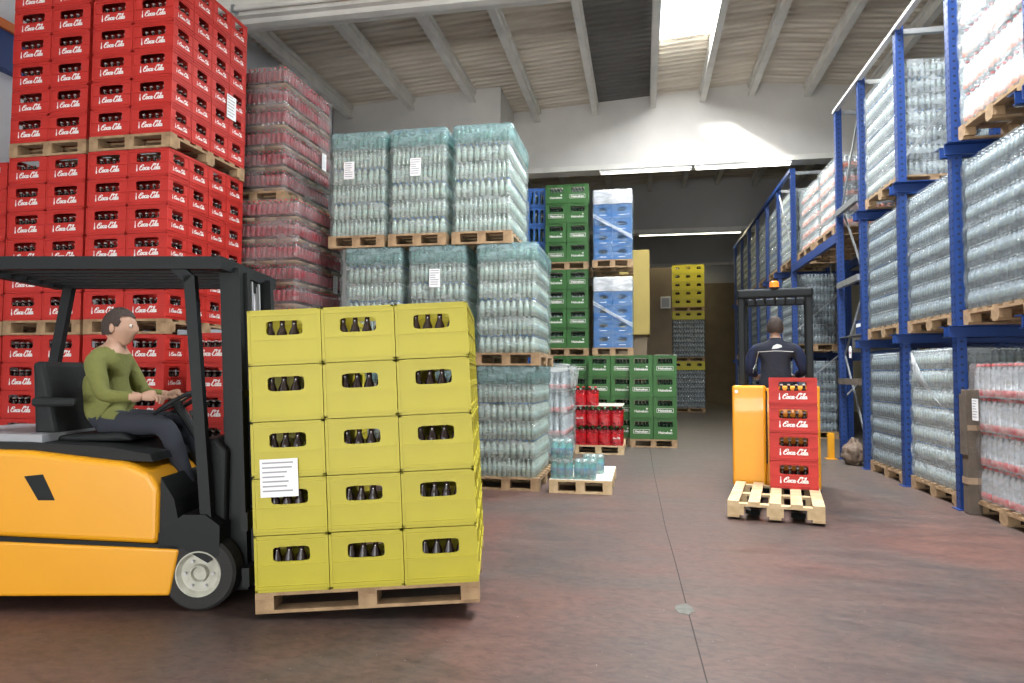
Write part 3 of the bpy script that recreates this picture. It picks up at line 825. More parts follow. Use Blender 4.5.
for (x, y, rz, lab) in ((-.875, 7.73, 0, 'teal water pack hidden behind the corner pack'),):
    pass
# pink labelled load behind
pk_p = pack_mesh('bottle_pack', .25, .27, .31, 3, 3, 'pet_clear', 'lab_pink', 'cap_white', lab=(.06, .26))
fm = film_mesh('stretch_film', .80, 1.14, 4, .31, 'film', 41)
PINK = load_proto('wrapped_pink_load', .80, 1.14, 4, .31, 3, 4, [pk_p], fm, 'r', 41)
pallet(-1.40, 9.72, 0, .8, 1.2, label='pallet under the pink labelled bottles beside the teal packs', group='')
o = place(PINK, (-1.40, 9.72, PAL_H), 0, 'pink labelled clear bottles under loose white film behind the corner water stack', 'wrapped load')
b = MB(); rg = random.Random(5); n = 9
vs = [(-.42+.84*i/n+rg.uniform(-.01, .01), -.59+1.18*jj/n, 1.262+.03*math.sin(i*1.1)*math.cos(jj)+rg.uniform(0, .02)) for i in range(n+1) for jj in range(n+1)]
vs2 = [(.425+.015*(kk % 2)+rg.uniform(0, .03), -.59+1.18*jj/n, 1.26-.07*kk+rg.uniform(-.02, .02)) for kk in range(5) for jj in range(n+1)]
vs3 = [(-.42+.84*i/n, -.60-rg.uniform(0, .03), 1.262-.035*kk-.02*rg.random()) for kk in range(3) for i in range(n+1)]
N1 = n+1
b.add(vs, [(i*N1+jj, i*N1+jj+1, (i+1)*N1+jj+1, (i+1)*N1+jj) for i in range(n) for jj in range(n)], 'film_white')
b.add(vs2, [(i*N1+jj, i*N1+jj+1, (i+1)*N1+jj+1, (i+1)*N1+jj) for i in range(4) for jj in range(n)], 'film_white')
b.add(vs3, [(i*N1+jj, i*N1+jj+1, (i+1)*N1+jj+1, (i+1)*N1+jj) for i in range(2) for jj in range(n)], 'film_white')
s = b.obj('loose_cover', o, smooth=True); s['label'] = 'loose white film cover'

# small cola pallet ----------------------------------------------------
pallet(-.70, 11.70, 0, .82, 1.2, label='pallet under the open red cola packs', wood='wood_new', group='')
def cola_pack():
    t = empty('cola_pack')
    b = MB(); r = .044
    for i in range(2):
        for jj in range(3):
            b.lathe((-.047+i*.094, -.094+jj*.094, 0), [(.03, 0, 'pet_cola'), (r, .012, 'pet_cola'), (r, .06, 'pet_cola'), (r*1.01, .061, 'lab_cola'), (r*1.01, .19, 'lab_cola'), (r*.97, .191, 'pet_cola'), (r*.8, .235, 'pet_cola'), (.016, .275, 'pet_cola'), (.014, .29, 'pet_cola'), (.017, .291, 'cap_red'), (.017, .308, 'cap_red')], 12)
    b.obj('bottles', t, smooth=True)
    mobj('shrink_film', film_mesh('shrink_film', .188, .282, 1, .24, 'film_cola', 51, off=.002, bulge=.002), t)
    register(t); return t
M['film_cola'] = film_mat('red_printed_shrink', (.95, .25, .25), (.62, .02, .03), .25, .75, bump=.2)
CP = cola_pack()
lg2 = script_logo('logo', .13, bottle=False)
for l in range(2):
    for i in range(4):
        for jj in (0, 1):
            if jj and i < 3: continue
            o = place(CP, (-.70-.294+.196*i, 11.12+.15+jj*.30, PAL_H+l*.314), 0, 'red shrink wrapped cola pack, %s layer, %s' % (('lower', 'upper')[l], ('first', 'second', 'third', 'fourth')[i]+(' along the front' if jj == 0 else ' behind the front corner')), 'cola pack', 'red cola packs on the low pallet')
            if jj == 0 and (l, i) in ((1, 0), (0, 3)):
                q = mobj('logo', lg2, o, (0, -.1505, .11)); q['label'] = 'white script lettering'
b = MB(); b.box(-.39, -.59, 0, .39, .59, .005, 'card'); o = b.obj('card_sheet', None, (-.70, 11.70, PAL_H+.628)); tag(o, 'grey card sheet on top of the red cola packs', 'card sheet')
for i in range(2):
    place(CP, (-1.0+.196*i, 11.32, PAL_H+.634), 0, 'red cola pack standing on the grey card sheet, %s one' % ('outer', 'inner')[i], 'cola pack', 'red cola packs on the low pallet')

# ------------------------------------------------------------------ green, blue crates
GC = (.412, .31, .372)
green_me = crate_mesh('crate_body', GC[0]-.007, GC[1]-.004, GC[2]-.001, 'green', [(.5, .72, .34, .135, 8)], [(.5, .72, .30, .135, 8)], seams=((.93, .006, .004), (.06, .006, .004), (.52, .004, .003)))
txt_g = text_mesh('lettering', 'Heineken', .062, 'white_print', bold=.0012)
GP = []
for v in range(2):
    t = empty('green_beer_crate'); mobj('crate_body', green_me, t); mobj('lettering', txt_g, t, (0, -GC[1]/2+.0035, .115 if v == 0 else .10))
    if v == 0:
        b = MB(); z0, z1, a = .10, .172, .145
        for bx in ((-a, z0, a, z0+.005), (-a, z1-.005, a, z1), (-a, z0, -a+.005, z1), (a-.005, z0, a, z1)): b.box(bx[0], -.001, bx[1], bx[2], 0, bx[3], 'white_print')
        b.obj('label_border', t, (0, -GC[1]/2+.0036, 0))
    else:
        b = MB(); b.prism([(.10+.022*math.cos(R(90+36*i))*(1 if i % 2 == 0 else .42), .165+.022*math.sin(R(90+36*i))*(1 if i % 2 == 0 else .42)) for i in range(10)], 'y', -.001, 0, 'white_print'); b.obj('star', t, (0, -GC[1]/2+.0036, 0))
    register(t); GP.append(t)
def green_stack(x0, y0, z0, nx, ny, nl, desc, right=True, front_cols=None):
    for l in range(nl):
        for i in range(nx):
            for jj in range(ny):
                if not (jj == 0 or (right and i == nx-1)): continue
                cx = x0+(i+.5)*GC[0]; cy = y0+(jj+.5)*GC[1]; zz = z0+l*GC[2]
                place(GP[(i+l) % 2], (cx+random.uniform(-.003, .003), cy+random.uniform(-.002, .002), zz), 0, 'green crate %s, %s layer, %s' % (desc, 'top' if l == nl-1 else ORD[l], (('first', 'second')[i]+' column') if jj == 0 else 'side, %s back' % ORD[jj]), 'beer crate', 'green beer crates')
                add_bottles(BOT_GRN, 'beer', cx, cy, zz, GC[0], GC[1], 'f' if jj == 0 else '', vis=.9)
                if jj == 0:
                    for q in range(1, 4):
                        add_bottles(BOT_GRN, 'beer', cx+.02*(q % 2), cy+q*.07, zz, GC[0]-.02, GC[1], 'f', vis=.2)
GT = PAL_H+4*GC[2]
G1X = -1.805
for k in range(3):
    pallet(G1X+.415, 12.8+.6, k*GT, .82, 1.2, label='pallet under the %s of the tall green crate stack' % tier_n[k], group='pallets under the green and blue crates')
    green_stack(G1X, 12.8, k*GT+PAL_H, 2, 1, 4, 'in the tall stack, %s' % tier_n[k], right=False)
pallet(-.60+.02, 12.6+.6, 0, .82, 1.2, label='pallet under the low green crates below the blue crates', group='pallets under the green and blue crates')
green_stack(-.98, 12.6, PAL_H, 2, 1, 4, 'below the blue crates', right=False)
pallet(.19, 12.35+.6, 0, .82, 1.2, label='pallet under the green crates beside the open floor', group='pallets under the green and blue crates')
green_stack(-.225, 12.35, PAL_H, 2, 4, 4, 'in the stack by the open floor')
b = MB(); b.prism([(.22, 12.36), (.60, 12.42), (.58, 12.95), (.20, 12.9)], 'z', 0, .004, 'sheetwhite'); o = b.obj('card_sheet', None, (0, 0, PAL_H+4*GC[2])); tag(o, 'white card lying on the low green crates by the open floor', 'card sheet')
# blue wrapped crates with oval grips
BC = (.345, .30, .262)
blue_me = crate_mesh('crate_body', *BC, 'blue', [(.5, .60, .28, .17, 2)], [(.5, .60, .30, .17, 2)], seams=((.93, .006, .004), (.07, .006, .004)))
def blue_proto(nl):
    t = empty('wrapped_blue_crates')
    for l in range(nl):
        for i in range(2):
            for jj in range(3):
                if not (jj == 0 or i == 1): continue
                c = mobj('crate', blue_me, t, (-.1735+i*.347, -.30+jj*.30, l*BC[2]))
                if jj == 0:
                    b = MB(); b.box(-.06, -.001, 0, .06, 0, .012, 'white_print')
                    if 'bl' not in pallet_cache: pallet_cache['bl'] = b.mesh('print_bar')
                    mobj('print_bar', pallet_cache['bl'], c, (0, -.1468, .05))
                if jj == 0 and l > 0:
                    pass
    f = mobj('stretch_film', film_mesh('stretch_film', .70, .92, nl, BC[2], 'film_blue', 61, top='film_white', bulge=.006), t); f['label'] = 'creased clear stretch film'
    # gathered diagonal band of film
    b = MB(); rg = random.Random(9)
    for q in range(7):
        pz = .62*nl*BC[2]+rg.uniform(-.03, .03)
        b.bar((-.36, -.487-.002*q, pz+q*.006), (.36, -.487-.002*q, pz-.36-q*.012), .004, .007, 'film_streak')
    s = b.obj('film_band', t); s['label'] = 'gathered white band of film'
    register(t); return t
BLUE = blue_proto(5)
for k in (1, 2):
    z = k*GT
    pallet(-.53, 12.65+.6, z, .74, 1.2, label='pallet under the %s of blue wrapped crates' % tier_n[k], group='pallets under the green and blue crates')
    place(BLUE, (-.53, 12.65+.5, z+PAL_H), 0, 'film wrapped block of blue crates with oval grips, %s' % tier_n[k], 'wrapped load', 'blue wrapped crates')
# open blue crates with upright slots, behind the water stacks
OC = (.36, .30, .365)
open_me = crate_mesh('crate_body', *OC, 'blue_open', [(.2, .5, .10, .36, 8), (.5, .5, .09, .36, 8), (.8, .5, .10, .36, 8)], [(.25, .5, .12, .36, 8), (.75, .5, .12, .36, 8)])
t = empty('blue_slotted_crate'); mobj('crate_body', open_me, t); register(t)
OB = t
for k in range(3):
    pallet(-2.19, 12.9+.6, k*GT, .74, 1.2, label='pallet under the %s of blue slotted crates' % tier_n[k], group='pallets under the green and blue crates')
    for l in range(4):
        if k == 0: continue
        for i in range(2):
            zz = k*GT+PAL_H+l*.365
            place(OB, (-2.355+i*.37, 13.05, k*GT+PAL_H+l*.366), 0, 'deep blue slotted crate, %s, %s layer, %s column' % (tier_n[k], 'top' if l == 3 else ORD[l], ('hidden', 'visible')[i]), 'crate', 'blue slotted crates')
            add_bottles(BOT_GRN, 'beer', -2.355+i*.37, 13.05, k*GT+PAL_H+l*.366, .36, .30, 'f', vis=.3)
    if k == 0:
        for l in range(4): place(OB, (-2.0, 13.05, PAL_H+l*.366), 0, 'deep blue slotted crate, %s, %s layer, single column' % (tier_n[k], 'top' if l == 3 else ORD[l]), 'crate', 'blue slotted crates')

# ------------------------------------------------------------------ far yellow crates and grey loads
YC = (.355, .30, .29)
yel_me = crate_mesh('crate_body', *YC, 'yellow_crate', [(.5, .62, .22, .16, 5)], [(.5, .62, .22, .16, 5)], seams=((.93, .008, .004),))
t = empty('yellow_crate'); mobj('crate_body', yel_me, t); register(t); YEL = t
pk_g = pack_mesh('bottle_pack', .34, .38, .16, 4, 4, 'pet_clear', 'lab_clear', 'cap_white')
GREYP = load_proto('wrapped_grey_load', 1.05, 1.15, 8, .16, 3, 3, [pk_g], film_mesh('stretch_film', 1.05, 1.15, 8, .16, 'film_grey', 71), None, 71)
def yrow(x0, y0, z0, nl, desc, nx=3):
    for l in range(nl):
        for i in range(nx):
            place(YEL, (x0+(i+.5)*YC[0], y0+.15, z0+l*YC[2]), 0, 'yellow crate far down the hall, %s, %s layer, %s along' % (desc, 'top' if l == nl-1 else ORD[l], ('first', 'second', 'third')[i]), 'crate', 'yellow crates far down the hall')
            if i < 3: add_bottles(BOT_YEL, 'beer', x0+(i+.5)*YC[0], y0+.15, z0+l*YC[2], YC[0], YC[1], 'f', vis=.2)
    return z0+nl*YC[2]
x0 = 1.03; y0 = 24.0; z = 0
for k, (gl, nr, dsc) in enumerate(((1, 1, 'above the lowest grey load'), (1, 1, 'above the upper grey load'), (0, 5, 'topmost block'))):
    pallet(x0+.535, y0+.6, z, 1.07, 1.2, label='far pallet, %s of the yellow crate tower' % ('foot', 'waist', 'upper part')[k], group='pallets of the yellow crate tower')
    z += PAL_H
    if gl:
        place(GREYP, (x0+.535, y0+.6, z), 0, 'grey wrapped bottles in the yellow crate tower, %s one' % ('lowest', 'upper')[k], 'wrapped load', 'grey wrapped loads in the far tower'); z += 8*.16+.01
    z = yrow(x0, y0, z, nr, dsc)
xx = .62; z = 0
for k in range(2):
    pallet(xx+.18, 26.6, z, .40, 1.2, label='pallet of the second yellow column behind the tower, %s' % ('on the floor', 'raised')[k], group='pallets of the yellow crate tower'); z += PAL_H
    for l in range(6):
        place(YEL, (xx+.18, 26.2, z+l*YC[2]), 0, 'yellow crate in the slim column behind the tower, %s block, %s layer' % (('lower', 'upper')[k], ORD[l]), 'crate', 'yellow crates far down the hall')
    z += 6*YC[2]

# ------------------------------------------------------------------ racks on the right
UP = [4.55, 5.95, 7.36, 8.77, 10.21, 11.36]
LV = [1.776, 3.564]
def upright_mesh(h, w=.10, d=.09):
    b = MB()
    # open C-section: web towards the aisle, two flanges, slots punched as dark insets
    b.box(0, -w/2, 0, .006, w/2, h, 'rackblue'); b.box(0, -w/2, 0, d, -w/2+.006, h, 'rackblue'); b.box(0, w/2-.006, 0, d, w/2, h, 'rackblue')
    b.box(d-.006, -w/2, 0, d, -w/2+.022, h, 'rackblue'); b.box(d-.006, w/2-.022, 0, d, w/2, h, 'rackblue')
    z = .1
    while z < h-.05:
        for y in (-.026, .026): b.box(-.0012, y-.007, z, 0, y+.007, z+.022, 'rackhole')
        b.box(.03, -w/2-.0012, z+.012, .055, -w/2, z+.034, 'rackhole')
        z += .075
    b.box(-.03, -w/2-.03, 0, d+.03, w/2+.03, .008, 'rackblue')
    return b.mesh('upright')
um = upright_mesh(5.5)
rk = empty('pallet_rack', (3.0, 0, 0)); tag(rk, 'blue steel drive-in pallet rack along the near side of the aisle', 'pallet rack')
for y in UP:
    for x in (0, 1.02, 2.0): mobj('upright', um, rk, (x, y, 0))
def rail_mesh(L, side=1):
    b = MB(); b.box(-.07, 0, -.010, L, .11, 0, 'rackblue'); b.box(-.07, 0, -.11, L, .008, 0, 'rackblue'); b.box(-.07, 0, -.11, L, .035, -.102, 'rackblue')
    x = .0
    while x < L-.05: b.box(x, -.0012, -.07, x+.03, 0, -.05, 'rackhole'); x += .10
    return b.mesh('rail')
rmesh = rail_mesh(2.1); rmesh2 = rail_mesh(2.1)
for v in rmesh2.vertices: v.co.y *= -1
rmesh2.flip_normals()
for y in UP[:-1]:
    for z in LV:
        mobj('rail', rmesh, rk, (0, y+.051, z)); mobj('rail', rmesh2, rk, (0, y-.051, z))
b = MB(); b.box(-.02, 4.4, 5.43, .05, 11.42, 5.47, 'lampbody'); b.obj('top_tie', rk)
for y in UP:
    b = MB(); b.box(0, y-.03, 5.38, 2.1, y+.03, 5.44, 'galv'); b.obj('cross_tie', rk)
for (p, q) in (((.08, 10.24, .2), (.08, 11.33, 1.6)), ((.08, 11.33, 1.6), (.08, 10.24, 2.6)), ((.08, 10.24, 2.6), (.08, 11.33, 3.9)), ((.08, 11.33, 3.9), (.08, 10.24, 5.3)), ((1.05, 10.24, .2), (1.05, 11.33, 3.9)), ((1.05, 11.33, 1.2), (1.05, 10.24, 3.9)), ((1.05, 10.24, 3.2), (1.05, 11.33, 5.3))):
    b = MB(); b.bar(p, q, .035, .02, 'galv', up=(1, 0, 0)); b.obj('brace', rk)
for (y, z0, z1) in ((8.72, 3.9, 5.0), (10.16, 1.9, 3.2), (10.16, .2, 1.6), (7.31, .2, 1.6)):
    b = MB(); b.bar((.10, y+.05, z0), (1.0, y+.05, z1), .035, .02, 'galv'); b.obj('brace', rk)
for z in (2.62, 3.75, 1.15):
    b = MB(); b.box(-.03, 10.27, z, .03, 11.30, z+.09, 'galv' if z > 2 else 'wood_dark'); q = b.obj('spacer_board', rk)

# bottle loads in the rack
CL = .204
pk_r = pack_mesh('bottle_pack', .26, .285, CL, 4, 4, 'pet_clear', 'lab_clear', 'cap_white')
pk_r2 = pack_mesh('bottle_pack', .26, .285, CL, 4, 4, 'pet_clear', 'lab_clear', 'cap_blue', lab=(.3, .7))
rack_protos = []
for sd in (81, 82, 83):
    fm = film_mesh('stretch_film', .80, 1.16, 7, CL, 'film_grey' if sd != 83 else 'film', sd)
    rack_protos.append(load_proto('wrapped_bottle_load', .80, 1.16, 7, CL, 3, 4, [pk_r, pk_r2] if sd != 82 else [pk_r], fm, 'l', sd))
pk_o = pack_mesh('bottle_pack', .26, .285, .315, 3, 3, 'pet_clear', 'lab_orange', 'cap_red', lab=(.10, .32))
fm = film_mesh('stretch_film', .80, 1.16, 4, .315, 'film', 91)
ORL = load_proto('wrapped_bottle_load', .80, 1.16, 4, .315, 3, 4, [pk_o], fm, 'l', 91)
pk_rd = pack_mesh('bottle_pack', .26, .285, .315, 3, 3, 'pet_clear', 'lab_pink', 'cap_red', lab=(.04, .24))
fm = film_mesh('stretch_film', .80, 1.16, 4, .315, 'film_cloudy', 92)
RDL = load_proto('wrapped_bottle_load', .80, 1.16, 4, .315, 3, 4, [pk_rd], fm, 'l', 92)
def bay(i): return (UP[i]+UP[i+1])/2
LX = 3.06+.40
def rackload(proto, x, y, z, label, plabel, w=.84):
    pallet(x, y, z, w, 1.2, label=plabel, group='pallets in the blue racks')
    return place(proto, (x, y, z+PAL_H), 0, label, 'wrapped load', 'wrapped bottle loads in the blue racks')
bay_n = {1: 'bay closest to the camera', 2: 'second bay', 3: 'third bay', }
names = {1: 'the bay beyond the wooden post', }
rackload(RDL, LX+.02, bay(1), 0, 'clear bottles with red labels on the floor beside the wooden post', 'floor pallet beside the wooden post')
rackload(rack_protos[2], LX, bay(2), 0, 'clear bottle load on the floor with a torn film flap, between two blue uprights', 'floor pallet under the load with the torn film flap')
rackload(rack_protos[0], LX, bay(3), 0, 'clear bottle load on the floor next to the brown sack', 'floor pallet of the bay next to the brown sack')
rackload(rack_protos[1], LX, bay(1), LV[0], 'large clear bottle load at mid height above the red labelled bottles', 'pallet at mid height above the red labelled bottles')
rackload(rack_protos[1], LX, bay(2), LV[0], 'clear bottle load at mid height above the torn film flap', 'pallet at mid height above the torn film flap')
rackload(rack_protos[0], LX, bay(3), LV[0], 'clear bottle load at mid height beside the braced rack end', 'pallet at mid height beside the braced rack end')
rackload(ORL, LX, bay(1), LV[1], 'sunlit clear bottles with orange labels on the top rack level', 'top level pallet under the orange labelled bottles')
rackload(rack_protos[2], LX, bay(3), LV[1], 'sunlit clear bottle load on the top level beside the empty bay', 'top level pallet beside the empty bay')
rackload(rack_protos[0], LX+.98, bay(3), LV[1], 'clear bottle load deep in the rack behind the sunlit top load', 'top level pallet deep behind the sunlit load')
# torn film flap
b = MB(); rg = random.Random(4)
vs = []
for i in range(9):
    t_ = i/8
    cy = .42-.42*t_; cz = 1.40-.42*t_; wd = .03+.30*t_**1.2
    for k_ in range(5):
        u = (k_-2)/2; vs.append((-.435-.02*math.sin(t_*3)-.015*rg.random(), cy+u*wd, cz+u*wd*.45+rg.uniform(-.004, .004)))
b.add(vs, [(i*5+k_, i*5+k_+1, i*5+k_+6, i*5+k_+5) for i in range(8) for k_ in range(4)], 'film_streak')
o = b.obj('torn_film', None, (LX, bay(2), PAL_H), smooth=True); tag(o, 'torn flap of white film hanging on a floor level bottle load', 'film flap')
b = MB(); b.box(0, 0, 0, .12, .11, 1.16, 'wood_dark', ch=.008); b.box(-.012, -.01, .55, 0, .12, 1.12, 'wood_dark'); b.box(-.004, -.004, .28, .124, .114, .34, 'tray'); b.box(-.004, -.004, .78, .124, .114, .83, 'tray')
o = b.obj('wooden_post', None, (2.98, 7.10, 0.0)); tag(o, 'dark weathered wooden post strapped beside the blue upright', 'post')
sheet_label('paper_sheet', 3.003, 6.98, .98, R(-90), .12, .20, label='white paper sheet on the red labelled bottles beside the wooden post')

# hanging tag, cable, brown sack, yellow floor guard
t = empty('hanging_tag', (2.985, 10.72, 1.66)); tag(t, 'small white and pink tag hanging on the braced rack end', 'tag')
b = MB(); b.prism([(-.05, -.12), (.05, -.12), (.06, .02), (.02, .06), (-.03, .05), (-.06, 0)], 'x', 0, .004, 'paper'); b.box(-.0006, -.03, -.06, .0, .03, -.03, 'lab_pink'); b.obj('card', t)
b = MB(); b.tube([(.002, 0, .055), (.004, .01, .2), (.03, .02, .42)], .003, 'black', 6); b.obj('string', t)
b = MB(); b.box(0, 0, 0, .10, .34, .22, 'rackblue', ch=.008); b.box(-.004, .04, .12, 0, .30, .17, 'paper'); o = b.obj('blue_box', None, (3.10, 10.5, 1.87)); tag(o, 'small blue box fixed in the braced rack end', 'box')
b = MB(); b.box(3.0, 10.28, 1.86, 3.22, 11.31, 1.87, 'galv'); o = b.obj('ledge', rk, (-3.0, 0, 0))
bm = bmesh.new(); bmesh.ops.create_icosphere(bm, subdivisions=4, radius=1)
rg = random.Random(8)
from mathutils import noise as mnoise
for v in bm.verts:
    n_ = mnoise.noise(v.co*2.2)*.25+mnoise.noise(v.co*6)*.14+mnoise.noise(v.co*13)*.07
    v.co *= 1+n_
    v.co = Vector((v.co.x*.15, v.co.y*.20, max(v.co.z*.20+.165, 0)))
    if v.co.z > .27: v.co.x *= .8; v.co.y *= .8
b = MB(); b.addbm(bm, 'sackbrown'); o = b.obj('rubbish_sack', None, (3.0, 10.68, 0), smooth=True); tag(o, 'crumpled brown sack on the floor at the braced rack end', 'sack')
b = MB(); b.box(0, 0, 0, .09, .10, .40, 'truck_yellow', ch=.012); b.box(-.03, -.03, 0, .12, .13, .012, 'truck_yellow'); o = b.obj('upright_guard', None, (2.80, 11.25, 0)); tag(o, 'yellow steel post guard on the floor at the rack end', 'post guard')

# bridge bay and far rack --------------------------------------------------
UP2 = [14.65, 16.1, 17.55, 19.0, 20.45, 21.9, 23.35]
rk2 = empty('pallet_rack', (3.0, 0, 0)); tag(rk2, 'blue pallet rack continuing far down the aisle beyond the wide bay', 'pallet rack')
for y in UP2:
    for x in (0, 1.02): mobj('upright', um, rk2, (x, y, 0))
for y in UP2[1:]:
    for z in LV:
        mobj('rail', rmesh, rk2, (0, y+.051, z)); mobj('rail', rmesh2, rk2, (0, y-.051, z))
b = MB(); b.box(-.02, 14.6, 5.42, .05, 23.4, 5.50, 'rackblue'); b.obj('top_tie', rk2)
for z0 in (3.42, 1.62):
    b = MB(); b.box(2.9, 11.42, z0-.05, 2.96, 14.6, z0+.10, 'rackblue'); q = b.obj('beam', rk2)
    q.location = ((0, 0, 0) if z0 > 3 else (1.1, 0, 0)); 
    for v in q.data.vertices: v.co.x -= 2.9
for xx_ in (.02, 1.0):
    b = MB(); b.box(xx_, 11.42, 3.37, xx_+.05, 14.6, 3.51, 'rackblue'); b.obj('beam', rk2) if xx_ > .5 else None
for (p, q) in (((.05, 14.68, .3), (.05, 16.05, 2.4)), ((.05, 16.05, .3), (.05, 14.68, 2.4)), ((.05, 14.68, 3.7), (.05, 16.05, 5.3)), ((1.05, 14.68, 1.0), (1.05, 16.05, 4.0)), ((.05, 11.41, .9), (1.0, 12.4, 1.6))):
    b = MB(); b.bar(p, q, .035, .02, 'galv', up=(1, 0, 0)); b.obj('brace', rk2)
for y in UP2[:2]:
    b = MB(); b.box(0, y-.03, 5.38, 1.1, y+.03, 5.44, 'galv'); b.obj('cross_tie', rk2)
for z in (1.0, 2.2):
    b = MB(); b.bar((.09, 14.65, z), (1.0, 14.65, z+.8), .035, .02, 'galv'); b.obj('brace', rk2)
# sacks of mixed pale/orange goods on the bridge beams
pk_s = pack_mesh('bottle_pack', .26, .285, .23, 3, 3, 'pet_clear', 'lab_orange', 'cap_white', lab=(.12, .5))
fm = film_mesh('stretch_film', .80, 1.16, 5, .23, 'film', 95, bulge=.03)
SKL = load_proto('wrapped_bottle_load', .80, 1.16, 5, .23, 3, 4, [pk_s], fm, 'l', 95, rg_j=.01)
for i, y in enumerate((12.1, 13.5)):
    pallet(LX+.02, y, 3.512, .96, 1.2, label='pallet on the bridge beam over the wide bay, %s one' % ('nearer', 'farther')[i], group='pallets in the blue racks')
    place(SKL, (LX+.02, y, 3.512+PAL_H), 0, 'bulging white and orange wrapped load on the bridge beam, %s one' % ('nearer', 'farther')[i], 'wrapped load', 'wrapped bottle loads in the blue racks')
for i in range(6):
    y = (UP2[i]+UP2[i+1])/2
    for k, z in enumerate((0, LV[0], LV[1])):
        pr_ = rack_protos[(i+k) % 3]
        if k == 1 and i == 0: pass
        bn = ('first', 'second', 'third', 'fourth', 'fifth', 'sixth')[i]; lv = ('floor', 'mid', 'top')[k]
        yy = y
        rackload(pr_, LX, yy, z if (k == 0 or True) else z, 'pale wrapped load in the far rack, %s bay past the bridge, %s level' % (bn, lv), 'far rack pallet, %s bay past the bridge, %s level' % (bn, lv))
# loads seen through the wide bay, against the right wall
b = MB()
rk3 = empty('pallet_rack', (5.4, 0, 0)); tag(rk3, 'blue shelving frame by the far side wall seen through the wide bay', 'pallet rack')
for y in (10.3, 11.9, 13.5, 15.1):
    mobj('upright', um, rk3, (0, y, 0))
for z in (.55, 1.70, 3.30):
    b = MB(); b.box(0, 10.3, z-.12, .05, 15.1, z, 'rackblue'); b.obj('beam', rk3)
    b = MB(); b.box(1.0, 10.3, z-.12, 1.05, 15.1, z, 'rackblue'); b.obj('beam', rk3)
for i, y in enumerate((11.1, 12.7, 14.3)):
    for k, z in enumerate((.551, 1.701, 3.301)):
        if k == 0:
            continue
        pallet(5.93, y, z, 1.06, 1.2, label='pallet on the side wall frame, %s bay, %s shelf' % (('first', 'second', 'third')[i], ('low', 'middle', 'high')[k]), group='pallets in the blue racks')
        place(rack_protos[2] if k == 1 else rack_protos[0], (5.86, y, z+PAL_H), 0, 'white wrapped load on the side wall frame, %s bay, %s shelf' % (('first', 'second', 'third')[i], ('low', 'middle', 'high')[k]), 'wrapped load', 'wrapped bottle loads in the blue racks')

# ------------------------------------------------------------------ people helpers
from mathutils.bvhtree import BVHTree
def skin_mesh(chains, sub=2):
    """chains: list of (points, radii, branches) graphs; each graph grown with Skin + Subdivision, all returned as one bmesh"""
    out = bmesh.new()
    for vs, es, rad, root in chains:
        me = bpy.data.meshes.new('tmp'); me.from_pydata([tuple(v) for v in vs], es, [])
        o = bpy.data.objects.new('tmp', me); COL.objects.link(o)
        mo = o.modifiers.new('s', 'SKIN'); mo.use_smooth_shade = True
        if not me.skin_vertices:
            bm = bmesh.new(); bm.from_mesh(me); bm.verts.layers.skin.verify(); bm.to_mesh(me); bm.free()
        for i, sv in enumerate(me.skin_vertices[0].data):
            r = rad[i]; sv.radius = (r, r) if not hasattr(r, '__len__') else r; sv.use_root = (i == root)
        s2 = o.modifiers.new('u', 'SUBSURF'); s2.levels = sub; s2.render_levels = sub
        dg = bpy.context.evaluated_depsgraph_get(); dg.update()
        e = bpy.data.meshes.new_from_object(o.evaluated_get(dg), depsgraph=dg)
        out.from_mesh(e)
        bpy.data.objects.remove(o); bpy.data.meshes.remove(me); bpy.data.meshes.remove(e)
    return out
def finger_chains(wrist, palm_dir, palm_nrm, side_dir, curl, s=1.):
    """palm box plus four fingers of different lengths and a thumb leaving the side of the palm"""
    W, d, n, sd = [Vector(v) for v in (wrist, palm_dir, palm_nrm, side_dir)]
    d.normalize(); n.normalize(); sd.normalize()
    ch = []
    # palm: short broad chain
    ch.append(([W-d*.02, W+d*.03*s, W+d*.075*s], [(0, 1), (1, 2)], [(.022, .022), (.017, .036), (.014, .038)], 0))
    lens = [.068, .076, .071, .056]
    for i, L in enumerate(lens):
        off = sd*(.030-.020*i)
        p = W+d*.062*s+off; pts = [p]; a = 0
        for k, f in enumerate((.42, .33, .25)):
            a += curl*(.75, 1.1, .9)[k]
            dd = d*math.cos(a)+n*math.sin(a); p = p+dd*L*f*s; pts.append(p)
        ch.append((pts, [(0, 1), (1, 2), (2, 3)], [.0095, .009, .0082, .007], 0))
    p = W+d*.028*s+sd*.026; pts = [p]
    for k, f in enumerate((.03, .028, .022)):
        dd = (sd*(.75-.35*k)+d*.7+n*(.25+.4*k)).normalized(); p = p+dd*f*s; pts.append(p)
    ch.append((pts, [(0, 1), (1, 2), (2, 3)], [.013, .011, .0095, .008], 0))
    return ch
